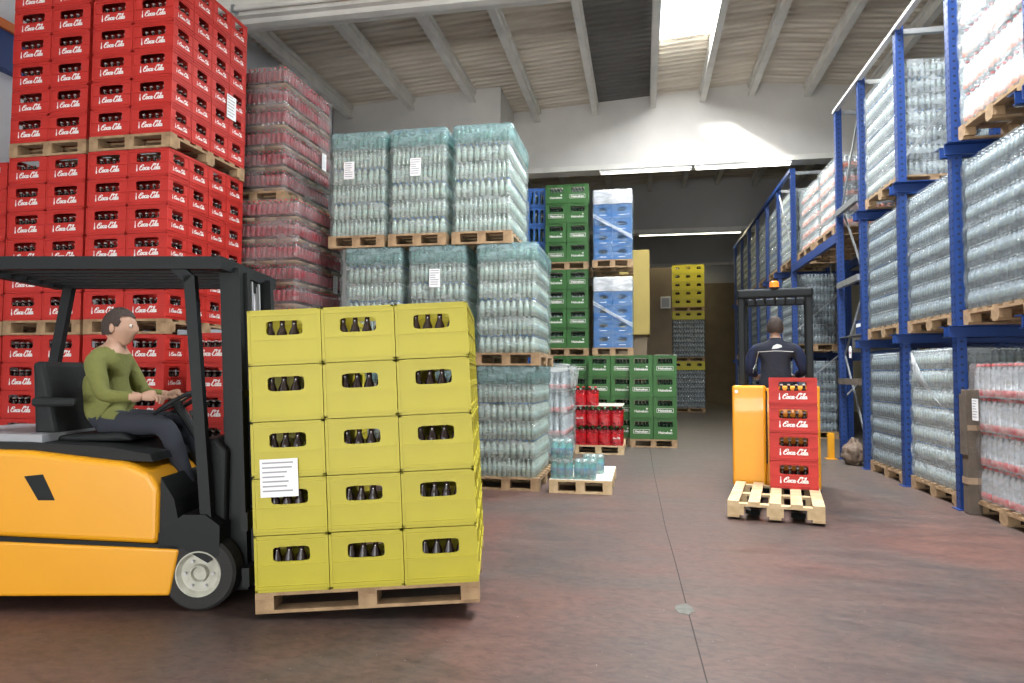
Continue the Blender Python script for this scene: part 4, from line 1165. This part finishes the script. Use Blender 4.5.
def head_bm(c, fwd, s=1.):
    """a head with brow, eye sockets, nose, mouth, chin and ears; fwd is the face direction (unit, horizontal)"""
    bm = bmesh.new(); bmesh.ops.create_icosphere(bm, subdivisions=4, radius=1)
    for v in bm.verts:
        x, y, z = v.co     # face towards +x
        X, Y, Z = x*.098, y*.076, z*.118
        if z < -.1: t = (-z-.1)/.9; Y *= 1-.34*t; X = X*(1-.18*t)+.012*t
        g = lambda py, pz, ry, rz: math.exp(-((Y-py)/ry)**2-((Z-pz)/rz)**2)
        if x > .2:
            X += .024*g(0, -.022, .011, .020)+.012*g(0, .0, .008, .020)          # nose
            X += .006*g(0, .030, .05, .008)                                       # brow
            X -= .010*(g(.030, .008, .014, .010)+g(-.030, .008, .014, .010))      # sockets
            X += .007*g(0, -.058, .022, .006)+.006*g(0, -.068, .02, .006)-.004*g(0, -.063, .022, .0025)  # lips
            X += .008*g(0, -.095, .02, .012)                                      # chin
        v.co = Vector((X, Y, Z))*s
    for sy in (-1, 1):
        r = bmesh.ops.create_icosphere(bm, subdivisions=2, radius=1)
        for v in r['verts']: v.co = Vector((v.co.x*.018-.005, v.co.y*.008+sy*.078, v.co.z*.030-.008))*s
    a = math.atan2(fwd[1], fwd[0]); m = Matrix.Translation(Vector(c)) @ Matrix.Rotation(a, 4, 'Z')
    bmesh.ops.transform(bm, matrix=m, verts=bm.verts)
    return bm, m
def build_person(name, joints, edges, radii, hands, head_c, fwd, mat_at, root_i, hair_len, parent=None, s=1.):
    ch = [(joints, edges, radii, root_i)]
    for h in hands: ch += finger_chains(*h)
    bm = skin_mesh(ch)
    nbody = len(bm.faces)
    hb, hm = head_bm(head_c, fwd, s)
    tmp = bpy.data.meshes.new('t'); hb.to_mesh(tmp); hb.free(); bm.from_mesh(tmp); bpy.data.meshes.remove(tmp)
    me = bpy.data.meshes.new(name)
    bm.faces.ensure_lookup_table()
    mats = []; idx = []
    for i, f in enumerate(bm.faces):
        c = f.calc_center_median(); k = 'skin' if i >= nbody else mat_at(c)
        if k not in mats: mats.append(k)
        idx.append(mats.index(k))
    bm.to_mesh(me)
    for k in mats: me.materials.append(M[k])
    me.polygons.foreach_set('material_index', idx); me.polygons.foreach_set('use_smooth', [True]*len(idx)); me.update()
    bvh = BVHTree.FromBMesh(bm); bm.free()
    o = mobj(name, me, parent)
    # eyes
    for sy in (-1, 1):
        b = MB(); bb = bmesh.new(); bmesh.ops.create_icosphere(bb, subdivisions=2, radius=.011*s)
        bmesh.ops.transform(bb, matrix=hm @ Matrix.Translation(Vector((.083, sy*.030, .008))*s), verts=bb.verts); b.addbm(bb, 'eye')
        bb = bmesh.new(); bmesh.ops.create_icosphere(bb, subdivisions=2, radius=.0055*s)
        bmesh.ops.transform(bb, matrix=hm @ Matrix.Translation(Vector((.0905, sy*.030, .008))*s), verts=bb.verts); b.addbm(bb, 'hair')
        b.obj('eye', o, smooth=True)
    # hair: a shell over the skull, open at the face
    bb = bmesh.new(); bmesh.ops.create_icosphere(bb, subdivisions=4, radius=1)
    kill = []
    for v in bb.verts:
        x, y, z = v.co
        n_ = 1+.03*mnoise.noise(v.co*9)
        Y = y*.083*n_
        v.co = Vector((x*.104*n_, Y, z*.126*n_))*s
        if (x > .45 and z < .42) or z < -hair_len or (x > .0 and z < -.05): kill.append(v)
    bmesh.ops.delete(bb, geom=kill, context='VERTS'); bmesh.ops.transform(bb, matrix=hm, verts=bb.verts)
    b = MB(); b.addbm(bb, 'hair'); b.obj('hair', o, smooth=True)
    return o, bvh

# ------------------------------------------------------------------ the forklift carrying yellow crates
FX, FY, FA = -2.43, 3.85, R(12)
FR = empty('forklift', (FX, FY, 0), FA)
tag(FR, 'yellow forklift with black overhead guard carrying the stack of yellow crates', 'forklift')
TILT = Matrix.Rotation(R(-2.9), 4, 'Y')
FM = Matrix.Translation((FX, FY, 0)) @ Matrix.Rotation(FA, 4, 'Z')
def rprism(name, poly, y0, y1, m, parent, bev=.02, seg=3, extra=None):
    b = MB(); b.prism(poly, 'y', y0, y1, m); me = b.mesh(name)
    bm = bmesh.new(); bm.from_mesh(me); bmesh.ops.bevel(bm, geom=list(bm.edges), offset=bev, segments=seg, affect='EDGES', profile=.5, clamp_overlap=True)
    bm.to_mesh(me); bm.free(); me.polygons.foreach_set('use_smooth', [False]*len(me.polygons))
    return mobj(name, me, parent)
rprism('chassis', [(-.155, .335), (-.20, .085), (-1.75, .085), (-1.90, .20), (-1.92, .415)], -.47, .47, 'truck_yellow', FR, .015)
rprism('battery_hood', [(-.275, .36), (-.275, .66), (-.33, .745), (-.46, .80), (-1.0, .865), (-1.80, .885), (-1.96, .78), (-1.98, .445)], -.465, .465, 'truck_yellow', FR, .03)
b = MB(); b.prism([(-.16, .333), (-.28, .343), (-1.93, .413), (-1.93, .447), (-.28, .362), (-.16, .350)], 'y', -.462, .462, 'black'); b.obj('body_seam', FR)
b = MB(); b.prism([(-.34, .80), (-.36, .842), (-.62, .885), (-1.05, .905), (-1.60, .915), (-1.62, .86), (-.9, .83)], 'y', -.40, .40, 'blackplastic'); b.obj('hood_cover', FR)
b = MB(); b.prism([(-.98, .90), (-.98, .945), (-1.6, .955), (-1.62, .90)], 'y', -.36, .36, 'greyplastic'); b.obj('rear_tray', FR)
b = MB(); b.prism([(-.83, .60), (-.92, .60), (-1.00, .73), (-.90, .74)], 'y', -.4675, -.4655, 'black'); b.obj('hood_vent', FR)
b = MB(); b.prism([(.06, .30), (.06, .46), (-.02, .52), (-.14, .52), (-.27, .42), (-.27, .34), (-.14, .34), (.0, .26)], 'y', -.462, .462, 'black'); b.obj('front_fender', FR)
rprism('cowl', [(.05, .44), (.05, .86), (-.02, .93), (-.12, .92), (-.10, .52)], -.36, .36, 'blackplastic', FR, .02)
b = MB(); b.box(-.30, -.40, .36, -.08, .40, .40, 'black'); b.obj('footwell', FR)
b = MB(); b.prism([(-.275, .40), (-.275, .72), (-.20, .60), (-.16, .42)], 'y', -.44, .44, 'blackplastic'); b.obj('step_panel', FR)
for sy in (-1, 1):
    b = MB(); y0, y1 = sy*.32, sy*.46
    b.lathe((0, 0, 0), [(.12, -.07, 'rubber'), (.185, -.07, 'rubber'), (.20, -.055, 'rubber'), (.20, .055, 'rubber'), (.185, .07, 'rubber'), (.125, .07, 'rubber'), (.124, -.06, 'rubber')], 36)
    w_ = b.obj('front_wheel', FR, (-.05, sy*.39, .20), rot=(R(90), 0, 0), smooth=False)
    b = MB(); b.lathe((0, 0, 0), [(.0, .045, 'rim'), (.035, .05, 'rim'), (.04, .072, 'rim'), (.045, .072, 'rim'), (.05, .045, 'rim'), (.10, .05, 'rim'), (.118, .075, 'rim'), (.124, .075, 'rim'), (.124, -.07, 'rim')], 32)
    for q in range(6): b.cyl((.075*math.cos(q*math.pi/3), .075*math.sin(q*math.pi/3), .045), (.075*math.cos(q*math.pi/3), .075*math.sin(q*math.pi/3), .066), .009, 'steel', 6)
    r_ = b.obj('rim', w_, rot=(0 if sy < 0 else math.pi, 0, 0))
for sy in (-1, 1):
    b = MB(); b.lathe((0, 0, 0), [(.08, -.06, 'rubber'), (.17, -.06, 'rubber'), (.18, -.045, 'rubber'), (.18, .045, 'rubber'), (.17, .06, 'rubber'), (.0, .06, 'rim')], 28)
    b.obj('rear_wheel', FR, (-1.45, sy*.385, .18), rot=(R(90), 0, 0))
# seat
rprism('seat', [(-.98, .885), (-.98, .93), (-.62, .945), (-.55, .90)], -.23, .23, 'blackplastic', FR, .02)
rprism('backrest', [(-.98, .92), (-1.08, 1.36), (-1.15, 1.36), (-1.12, .90)], -.22, .22, 'blackplastic', FR, .03)
b = MB(); b.box(-1.10, -.29, 1.10, -.85, -.24, 1.15, 'blackplastic', ch=.015); b.obj('armrest', FR)
# steering
sc_ = Vector((-.40, 0, 1.10)); nrm = Vector((-.55, 0, .83)).normalized()
ua = Vector((0, 1, 0)); ub = nrm.cross(ua)
b = MB(); b.tube([sc_+(ua*math.cos(t)+ub*math.sin(t))*.15 for t in [i*2*math.pi/28 for i in range(28)]], .013, 'blackplastic', 8, closed=True)
b.cyl(sc_-nrm*.02, sc_+nrm*.015, .03, 'blackplastic', 12)
for t in (.5, 2.6, 4.71): b.bar(sc_, sc_+(ua*math.cos(t)+ub*math.sin(t))*.15, .022, .01, 'blackplastic', up=nrm)
b.obj('steering_wheel', FR)
b = MB(); b.cyl(sc_-nrm*.26, sc_-nrm*.02, .028, 'black', 12); b.obj('steering_column', FR)
for i in range(3):
    b = MB(); b.cyl((-.14+.01*i, -.20-.045*i, .90), (-.20+.01*i, -.20-.045*i, 1.05), .006, 'black', 6); b.cyl((-.20+.01*i, -.20-.045*i, 1.05), (-.205+.01*i, -.20-.045*i, 1.08), .014, 'rubber', 8); b.obj('control_lever', FR)
# overhead guard
g = empty('overhead_guard'); g.parent = FR
for sy in (-1, 1):
    b = MB(); b.bar((-.02, sy*.42, .46), (-.15, sy*.42, 1.84), .06, .05, 'black', up=(0, 1, 0)); b.bar((-.15, sy*.42, 1.82), (-.24, sy*.42, 1.90), .06, .05, 'black', up=(0, 1, 0)); b.obj('front_post', g)
    b = MB(); b.bar((-1.50, sy*.42, .86), (-1.34, sy*.42, 1.88), .06, .05, 'black', up=(0, 1, 0)); b.obj('rear_post', g)
    b = MB(); b.bar((-1.45, sy*.43, 1.90), (.04, sy*.43, 1.91), .07, .07, 'black'); b.obj('side_beam', g)
for xa, za in ((-1.45, 1.86), (-.03, 1.875)):
    b = MB(); b.box(xa, -.46, za, xa+.07, .46, za+.07, 'black'); b.obj('cross_beam', g)
for i in range(6):
    b = MB(); y = -.33+.132*i; b.bar((-1.42, y, 1.90), (.0, y, 1.91), .022, .045, 'black'); b.obj('roof_bar', g)
b = MB(); b.cyl((-1.2, .33, 1.92), (-1.2, .33, 2.0), .045, 'beacon', 16); b.obj('beacon', g)
# mast, leaning back with the load
mt = empty('mast'); mt.parent = FR; mt.rotation_euler = (0, R(-2.9), 0)
for sy in (-1, 1):
    b = MB(); y = sy*.27
    b.box(.06, y-.035, .06, .17, y+.035, 1.90, 'black'); b.obj('outer_rail', mt)
    b = MB(); y = sy*.205; b.box(.10, y-.025, .06, .19, y+.025, 1.88, 'black'); b.obj('inner_rail', mt)
    b = MB(); y = sy*.13; b.cyl((.11, y, .12), (.11, y, 1.2), .028, 'black', 12); b.cyl((.11, y, 1.2), (.11, y, 1.84), .018, 'steel', 12); b.obj('lift_cylinder', mt)
    b = MB(); b.box(.15, sy*.06-.012, .35, .16, sy*.06+.012, 1.85, 'greyplastic'); b.obj('lift_chain', mt)
for z in (.16, .95, 1.80):
    b = MB(); b.box(.055, -.30, z, .12, .30, z+.09, 'black'); b.obj('cross_member', mt)
b = MB(); b.box(.195, -.46, .12, .235, .46, .22, 'black'); b.box(.195, -.46, .42, .235, .46, .52, 'black'); b.box(.195, -.30, .12, .235, -.24, .52, 'black'); b.box(.195, .24, .12, .235, .30, .52, 'black'); b.obj('fork_carriage', mt)
b = MB()
for y in (-.46, -.28, -.10, .08, .26, .44): b.box(.20, y, .52, .225, y+.022, 1.15, 'black')
b.box(.20, -.46, 1.15, .225, .462, 1.19, 'black'); b.obj('load_backrest', mt)
for sy in (-1, 1):
    b = MB(); y = sy*.24
    b.prism([(.236, .035), (.236, .50), (.27, .50), (.275, .066), (1.36, .055), (1.40, .045), (1.40, .038), (.27, .035)], 'y', y-.05, y+.05, 'black'); b.obj('fork', mt)
# load on the forks
def on_forks(proto, local, label, cat, group, name=None):
    o = place(proto, (0, 0, 0), 0, label, cat, group)
    m = FM @ TILT @ Matrix.Translation(local)
    o.location = m.translation; o.rotation_euler = m.to_euler(); return o
YD = (.392, .296, .2985)
y2_me = crate_mesh('crate_body', *YD, 'yellow_crate', [(.5, .66, .26, .13, 6)], [(.5, .66, .25, .13, 6)], seams=((.90, .010, .006), (.46, .007, .005), (.09, .010, .006)))
t = empty('yellow_crate'); mobj('crate_body', y2_me, t)
register(t); Y2 = t
o = on_forks(pallet_proto(1.18, 1.18, 'wood'), (.30+.60, 0, .012), 'pallet on the forklift forks beneath the yellow crates', 'pallet', '')
o.scale = (1, 1, .75)
for l in range(5):
    for i in range(3):
        for j in range(4):
            if j and i < 2 and not (i == 0): continue
            lx = .30+.01+.198+i*.394; ly = -.447+j*.298+random.uniform(-.002, .002); lz = .012+.1085+l*.2995
            o = on_forks(Y2, (lx, ly, lz), 'yellow crate on the forklift, %s layer, %s column%s' % ('top' if l == 4 else ORD[l], ('mast side', 'middle', 'outer end')[i], '' if j == 0 else ', %s row back' % ORD[j]), 'crate', 'yellow crates on the forklift')
            if j == 0:
                for bx in range(1, 5):
                    m = FM @ TILT @ Matrix.Translation((lx-.196+.392*(bx+.5)/6, ly-.10, lz+.0145))
                    bottles.append((1/math.hypot(m.translation.x, m.translation.y), BOT_YEL, tuple(m.translation), 'ybeer'))
# driver --------------------------------------------------------------
def loc(*p): return FM @ Vector(p)
J = [(-.80, 0, 1.00), (-.83, 0, 1.14), (-.83, 0, 1.28), (-.80, 0, 1.385), (-.785, 0, 1.47), (-.775, 0, 1.55),
     (-.82, -.17, 1.355), (-.72, -.235, 1.155), (-.52, -.165, 1.15),
     (-.82, .17, 1.355), (-.72, .235, 1.155), (-.52, .165, 1.15),
     (-.78, -.095, .995), (-.40, -.125, .985), (-.255, -.12, .60), (-.24, -.12, .455), (-.13, -.12, .435),
     (-.78, .095, .995), (-.40, .125, .985), (-.255, .12, .60), (-.24, .12, .455), (-.13, .12, .435)]
E_ = [(0, 1), (1, 2), (2, 3), (3, 4), (4, 5), (3, 6), (6, 7), (7, 8), (3, 9), (9, 10), (10, 11), (0, 12), (12, 13), (13, 14), (14, 15), (15, 16), (0, 17), (17, 18), (18, 19), (19, 20), (20, 21)]
RD = [(.12, .15), (.115, .145), (.12, .16), (.085, .11), .052, .05, .068, .048, .030, .068, .048, .030, .085, .066, .045, .042, .038, .085, .066, .045, .042, .038]
def mat1(c):
    if c.z < .52: return 'shoe'
    if c.z < 1.02 or (c.x > -.70 and c.z < 1.085 and abs(c.y) < .21 and c.x < -.30 and not (c.z > 1.06 and c.x > -.60 and abs(c.y) > .155)): return 'trouser'
    if c.z > 1.425 and abs(c.y) < .09: return 'skin'
    if c.x > -.575 and c.z > 1.05: return 'skin'
    return 'olive'
drv, bv = build_person('person', [Vector(p) for p in J], E_, RD,
    [((-.52, -.165, 1.155), (.9, .12, .10), (.15, 0, -1), (0, 1, 0), .75), ((-.52, .165, 1.155), (.9, -.12, .10), (.15, 0, -1), (0, -1, 0), .75)],
    (-.765, 0, 1.575), (1, 0), mat1, 0, .45)
drv.location = (FX, FY, 0); drv.rotation_euler = (0, 0, FA)
tag(drv, 'person in an olive sweatshirt seated on the forklift with hands on the wheel', 'person')

# ------------------------------------------------------------------ the stand-on truck driving away with red crates
TX, TY = 1.385, 7.64
TA = R(-11); TMX = Matrix.Translation((TX, TY, 0)) @ Matrix.Rotation(TA, 4, 'Z')
TR = empty('pallet_truck', (TX, TY, 0), TA); tag(TR, 'yellow ride-on pallet truck with black guard and orange beacon driving away', 'pallet truck')
def tbox(name, x0, y0, z0, x1, y1, z1, m, ch=.015, parent=None):
    b = MB(); b.box(x0, y0, z0, x1, y1, z1, m, ch=ch); return b.obj(name, parent or TR)
tbox('left_cabinet', -.44, .0, .10, -.10, .24, 1.175, 'truck_orange', .022)
tbox('right_cabinet', .03, .0, .10, .43, .24, 1.175, 'truck_orange', .022)
tbox('centre_panel', -.10, .05, .10, .03, .22, 1.15, 'truck_orange', .01)
tbox('side_trim', -.10, .035, .35, -.085, .05, 1.12, 'black', .003)
b = MB(); b.cyl((-.395, -.003, 1.11), (-.395, .001, 1.11), .018, 'galv', 12); b.obj('lock', TR)
tbox('base_frame', -.44, .02, .045, .43, 1.15, .10, 'black', .01)
tbox('platform', -.40, .24, .10, .40, .78, .205, 'rubber', .005)
tbox('side_panel', -.44, .24, .10, -.40, .78, .62, 'truck_orange', .01)
tbox('side_panel', .40, .24, .10, .44, .78, .62, 'truck_orange', .01)
tbox('front_body', -.43, .78, .10, .43, 1.15, 1.0, 'truck_orange', .04)
tbox('console', -.36, .74, 1.0, .36, 1.0, 1.12, 'blackplastic', .03)
b = MB(); b.tube([(-.22, .70, 1.20), (-.10, .74, 1.20), (.10, .74, 1.20), (.22, .70, 1.20)], .016, 'blackplastic', 8); b.cyl((0, .74, 1.18), (0, .82, 1.10), .03, 'black', 10); b.obj('steering_handle', TR)
g2 = empty('overhead_guard'); g2.parent = TR
for sx in (-1, 1):
    b = MB(); b.box(sx*.345-.035, .16, 1.15, sx*.345+.035, .24, 2.17, 'black', ch=.012); b.obj('rear_post', g2)
    b = MB(); b.box(sx*.345-.03, .95, .98, sx*.345+.03, 1.02, 2.17, 'black', ch=.012); b.obj('front_post', g2)
    b = MB(); b.box(sx*.345-.035, .16, 2.13, sx*.345+.035, 1.02, 2.20, 'black', ch=.012); b.obj('side_beam', g2)
b = MB(); b.box(-.385, .14, 2.13, .385, .22, 2.23, 'black', ch=.02); b.obj('cross_beam', g2)
b = MB(); b.box(-.385, .95, 2.12, .385, 1.02, 2.20, 'black', ch=.012); b.obj('cross_beam', g2)
for i in range(5):
    b = MB(); x = -.22+.11*i; b.box(x-.01, .22, 2.14, x+.01, .95, 2.18, 'black'); b.obj('roof_bar', g2)
b = MB(); b.lathe((.0, .18, 2.23), [(.055, 0, 'black'), (.055, .015, 'black'), (.05, .016, 'beacon'), (.048, .07, 'beacon'), (.03, .085, 'beacon')], 18); b.obj('beacon', g2)
for sx in (-1, 1):
    b = MB(); b.prism([(.02, .05), (-.1, .085), (-1.22, .085), (-1.26, .06), (-1.22, .045), (-.1, .045)], 'x', sx*.19-.06, sx*.19+.06, 'black'); b.obj('fork', TR, (0, 0, 0))
for sx in (-.30, .30):
    b = MB(); b.cyl((sx-.04, .9, .07), (sx+.04, .9, .07), .07, 'rubber', 20); b.obj('wheel', TR)
for sx in (-.19, .19):
    b = MB(); b.cyl((sx-.04, -1.05, .035), (sx+.04, -1.05, .035), .033, 'rubber', 16); b.obj('fork_roller', TR)
# pallet on its forks, long side towards the camera
pv = TMX @ Vector((-.0, -.70, 0))
pallet(pv.x, pv.y, .024, 1.2, .8, R(79), 'pallet on the forks of the departing truck, under four red crates', 'wood_new', group='')
cv = TMX @ Vector((.165, -.27, 0))
for l in range(4):
    place(RED, (cv.x, cv.y, .024+PAL_H+l*RC[2]), TA, 'red cola crate on the departing truck, %s of four' % ('lowest', 'second from below', 'third from below', 'topmost')[l], 'crate', 'red cola crates on the departing truck')
    add_bottles(BOT_RED, 'cola', cv.x, cv.y, .024+PAL_H+l*RC[2], RC[0], RC[1], 'f', TA, vis=1.2)
    for q in (1, 2, 3):
        qv = TMX @ Vector((.165, -.27+q*.07, 0)); add_bottles(BOT_RED, 'cola', qv.x, qv.y, .024+PAL_H+l*RC[2], RC[0], RC[1], 'f', TA, vis=.4)
# its driver, seen from behind
S = .13
J = [(0, .47, 1.03), (0, .475, 1.17), (0, .47, 1.34), (0, .465, 1.47), (0, .475, 1.585), (0, .49, 1.67),
     (-.20, .465, 1.475), (-.285, .49, 1.245), (-.20, .66, 1.19),
     (.20, .465, 1.475), (.285, .49, 1.245), (.20, .66, 1.19),
     (-.10, .47, .98), (-.115, .50, .58), (-.12, .48, .22), (-.12, .50, .17), (-.13, .62, .165),
     (.10, .47, .98), (.115, .50, .58), (.12, .48, .22), (.12, .50, .17), (.13, .62, .165)]
RD = [(.165, .12), (.165, .12), (.185, .125), (.13, .09), .055, .05, .080, .062, .040, .080, .062, .040, .095, .068, .05, .045, .038, .095, .068, .05, .045, .038]
def mat2(c):
    if c.z < .21: return 'shoe'
    if c.z < .98 and abs(c.x) < .25: return 'trouser'
    if c.y > .655 and c.z > 1.05: return 'skin'
    if c.z > 1.60 and abs(c.x) < .08: return 'skin'
    if abs(c.x) > .20: return 'navy_blue'
    return 'navy'
dr2, bv2 = build_person('person', [Vector(p) for p in J], E_, RD,
    [((-.20, .66, 1.195), (.1, .9, -.05), (0, .15, -1), (1, 0, 0), .8), ((.20, .66, 1.195), (-.1, .9, -.05), (0, .15, -1), (-1, 0, 0), .8)],
    (0, .50, 1.715), (0, 1), mat2, 0, .55)
dr2.location = (TX, TY, .06); dr2.rotation_euler = (0, 0, TA); dr2.scale = (1.08, 1.0, 1.03)
tag(dr2, 'person in a dark jacket seen from behind driving the yellow pallet truck', 'person')
def on_back(x, z, lift=.002):
    h = bv2.ray_cast(Vector((x, .0, z)), Vector((0, 1, 0)))
    return Vector((x, (h[0].y if h[0] else .33)-lift, z))
b = MB()
for z in (1.455,):
    pts = [on_back(-.17+.034*i, z-.01*abs(i-5)/5) for i in range(11)]; b.tube(pts, .0035, 'reflect', 5)
pts = [on_back(-.165-.012*i, 1.44-.045*i) for i in range(6)]; b.tube(pts, .0035, 'reflect', 5)
s_ = b.obj('jacket_piping', dr2); s_['label'] = 'pale piping across the shoulders'
b = MB(); vs = []
for (x, z) in ((-.035, 1.475), (.02, 1.48), (.065, 1.495), (.06, 1.515), (.02, 1.53), (-.02, 1.51)): vs.append(on_back(x, z, .003))
n_ = len(vs); vs += [v+Vector((0, .002, 0)) for v in vs]
b.add(vs, [tuple(range(n_)), tuple(range(2*n_-1, n_-1, -1))]+[(i, (i+1) % n_, n_+(i+1) % n_, n_+i) for i in range(n_)], 'reflect')
s_ = b.obj('jacket_emblem', dr2); s_['label'] = 'small white mark between the shoulders'
o = sheet_label('paper_sheet', 0, 0, 0, 0, .20, .20, label='white paper sheet stuck on the yellow crates of the forklift')
m = FM @ TILT @ Matrix.Translation((.46, -.6025, .72)); o.location = m.translation; o.rotation_euler = m.to_euler()


# ------------------------------------------------------------------ bottles standing in the crates
bottles.sort(key=lambda q: -q[0])
first = {}
for i, (sc, me, loc, kind) in enumerate(bottles[:300]):
    o = mobj(me.name, me, None, loc)
    tag(o, {'cola': 'dark glass cola bottle with pale cap standing in a red crate', 'beer': 'dark green beer bottle standing in a crate', 'ybeer': 'dark bottle with yellow cap standing in a yellow crate'}[kind], 'bottle', {'cola': 'cola bottles in the red crates', 'beer': 'beer bottles in the crates', 'ybeer': 'bottles in the yellow crates'}[kind])
rest = bottles[300:]
b = MB()
for kname, me in (('cola', BOT_RED), ('beer', BOT_GRN), ('yb', BOT_YEL)):
    vs = [v.co.copy() for v in me.vertices]; fs = [tuple(p.vertices) for p in me.polygons]; mi = [p.material_index for p in me.polygons]
    mats = [m.name for m in me.materials]
    keys = [[k for k in M if M[k].name == nm][0] for nm in mats]
    for sc, m2, loc, kind in rest:
        if m2 is not me: continue
        o_ = len(b.v); b.v += [(v.x+loc[0], v.y+loc[1], v.z+loc[2]) for v in vs]
        b.f += [tuple(i+o_ for i in f) for f in fs]; b.m += [b.mi(keys[k]) for k in mi]
if b.v:
    me = bpy.data.meshes.new('glass_bottles'); me.from_pydata(b.v, [], b.f)
    for m in b.mats: me.materials.append(M[m])
    me.polygons.foreach_set('material_index', b.m); me.polygons.foreach_set('use_smooth', [True]*len(b.f))
    o = mobj('glass_bottles', me); tag(o, 'remaining glass bottles standing in the farther crates', 'bottles', None, 'stuff')

# ------------------------------------------------------------------ camera and light
def cam():
    th, ph, ro = R(10.8), R(2.66), R(.2)
    F = Vector((-math.sin(th)*math.cos(ph), math.cos(th)*math.cos(ph), math.sin(ph)))
    Rt = Vector((math.cos(th), math.sin(th), 0)); U = Rt.cross(F)
    R2 = Rt*math.cos(ro)+U*math.sin(ro); U2 = -Rt*math.sin(ro)+U*math.cos(ro)
    c = bpy.data.cameras.new('camera'); c.lens = 24; c.sensor_width = 36; c.clip_start = .05; c.clip_end = 200
    o = bpy.data.objects.new('camera', c); COL.objects.link(o)
    m = Matrix((R2, U2, -F)).transposed().to_4x4(); m.translation = Vector((0, 0, 1.3)); o.matrix_world = m
    SC.camera = o
cam()
def area(name, loc, rot, sx, sy, power, col=(1, 1, 1), spread=180):
    l = bpy.data.lights.new(name, 'AREA'); l.shape = 'RECTANGLE'; l.size = sx; l.size_y = sy; l.energy = power; l.color = col; l.spread = R(spread)
    o = bpy.data.objects.new(name, l); COL.objects.link(o); o.location = loc; o.rotation_euler = rot; return o
area('rooflight_and_fill', (.84, 4.1, zc(.84)-.02), (0, 0, 0), .92, 4.1, 620, (.93, .97, 1))
area('rooflight_and_fill', (.84, 11.38, zc(.84)-.02), (0, 0, 0), .92, 3.9, 820, (.96, .98, 1))
area('rooflight_and_fill', (1.93, 6.35, zc(1.93)-.03), (0, R(0), 0), .9, 3.4, 620, (.95, .98, 1))  # added fill over the rack, under the made-up third rooflight
area('door_daylight', (-1.0, YB+.2, 2.5), (R(90), 0, 0), 8.2, 4.8, 290, (.95, .97, 1))
area('ceiling_fill', (-1.0, YB+.4, .35), (R(140), 0, 0), 8.2, .6, 820, (1, .97, .92))  # unseen lamp added low at the doorway, aimed up to lift the ceiling
area('lamp_glow', (2.3, 15.80, 5.96), (0, 0, 0), 2.2, .05, 60, (1, .96, .85))
area('lamp_glow', (.1, 15.80, 5.96), (0, 0, 0), 2.0, .05, 30, (1, .94, .8))
area('lamp_glow', (1.6, 23.3, 5.96), (0, 0, 0), 3.2, .05, 60, (1, .9, .6))
area('lamp_glow', (1.1, 30.7, 5.96), (0, 0, 0), 1.6, .05, 60, (1, .9, .6))
s = bpy.data.lights.new('sun', 'SUN'); s.energy = 26; s.angle = R(5.0); s.color = (1, .96, .88)
so = bpy.data.objects.new('sun', s); COL.objects.link(so)
d = Vector((1.05, 2.64, -.85)).normalized(); so.rotation_euler = d.to_track_quat('-Z', 'Y').to_euler()
w = bpy.data.worlds.new('world'); SC.world = w; w.use_nodes = True
w.node_tree.nodes['Background'].inputs[0].default_value = (.85, .92, 1, 1); w.node_tree.nodes['Background'].inputs[1].default_value = 4
SC.view_settings.view_transform = 'Standard'; SC.view_settings.look = 'None'; SC.view_settings.gamma = 1; SC.view_settings.use_curve_mapping = False
SC.view_settings.exposure = 0.0
cy = SC.cycles
cy.use_denoising = True; cy.max_bounces = 8; cy.diffuse_bounces = 4; cy.glossy_bounces = 3; cy.transparent_max_bounces = 12; cy.transmission_bounces = 3
cy.sample_clamp_indirect = 6; cy.caustics_reflective = False; cy.caustics_refractive = False
SC.view_settings.exposure = -0.02
cy.use_adaptive_sampling = True; cy.adaptive_threshold = .02
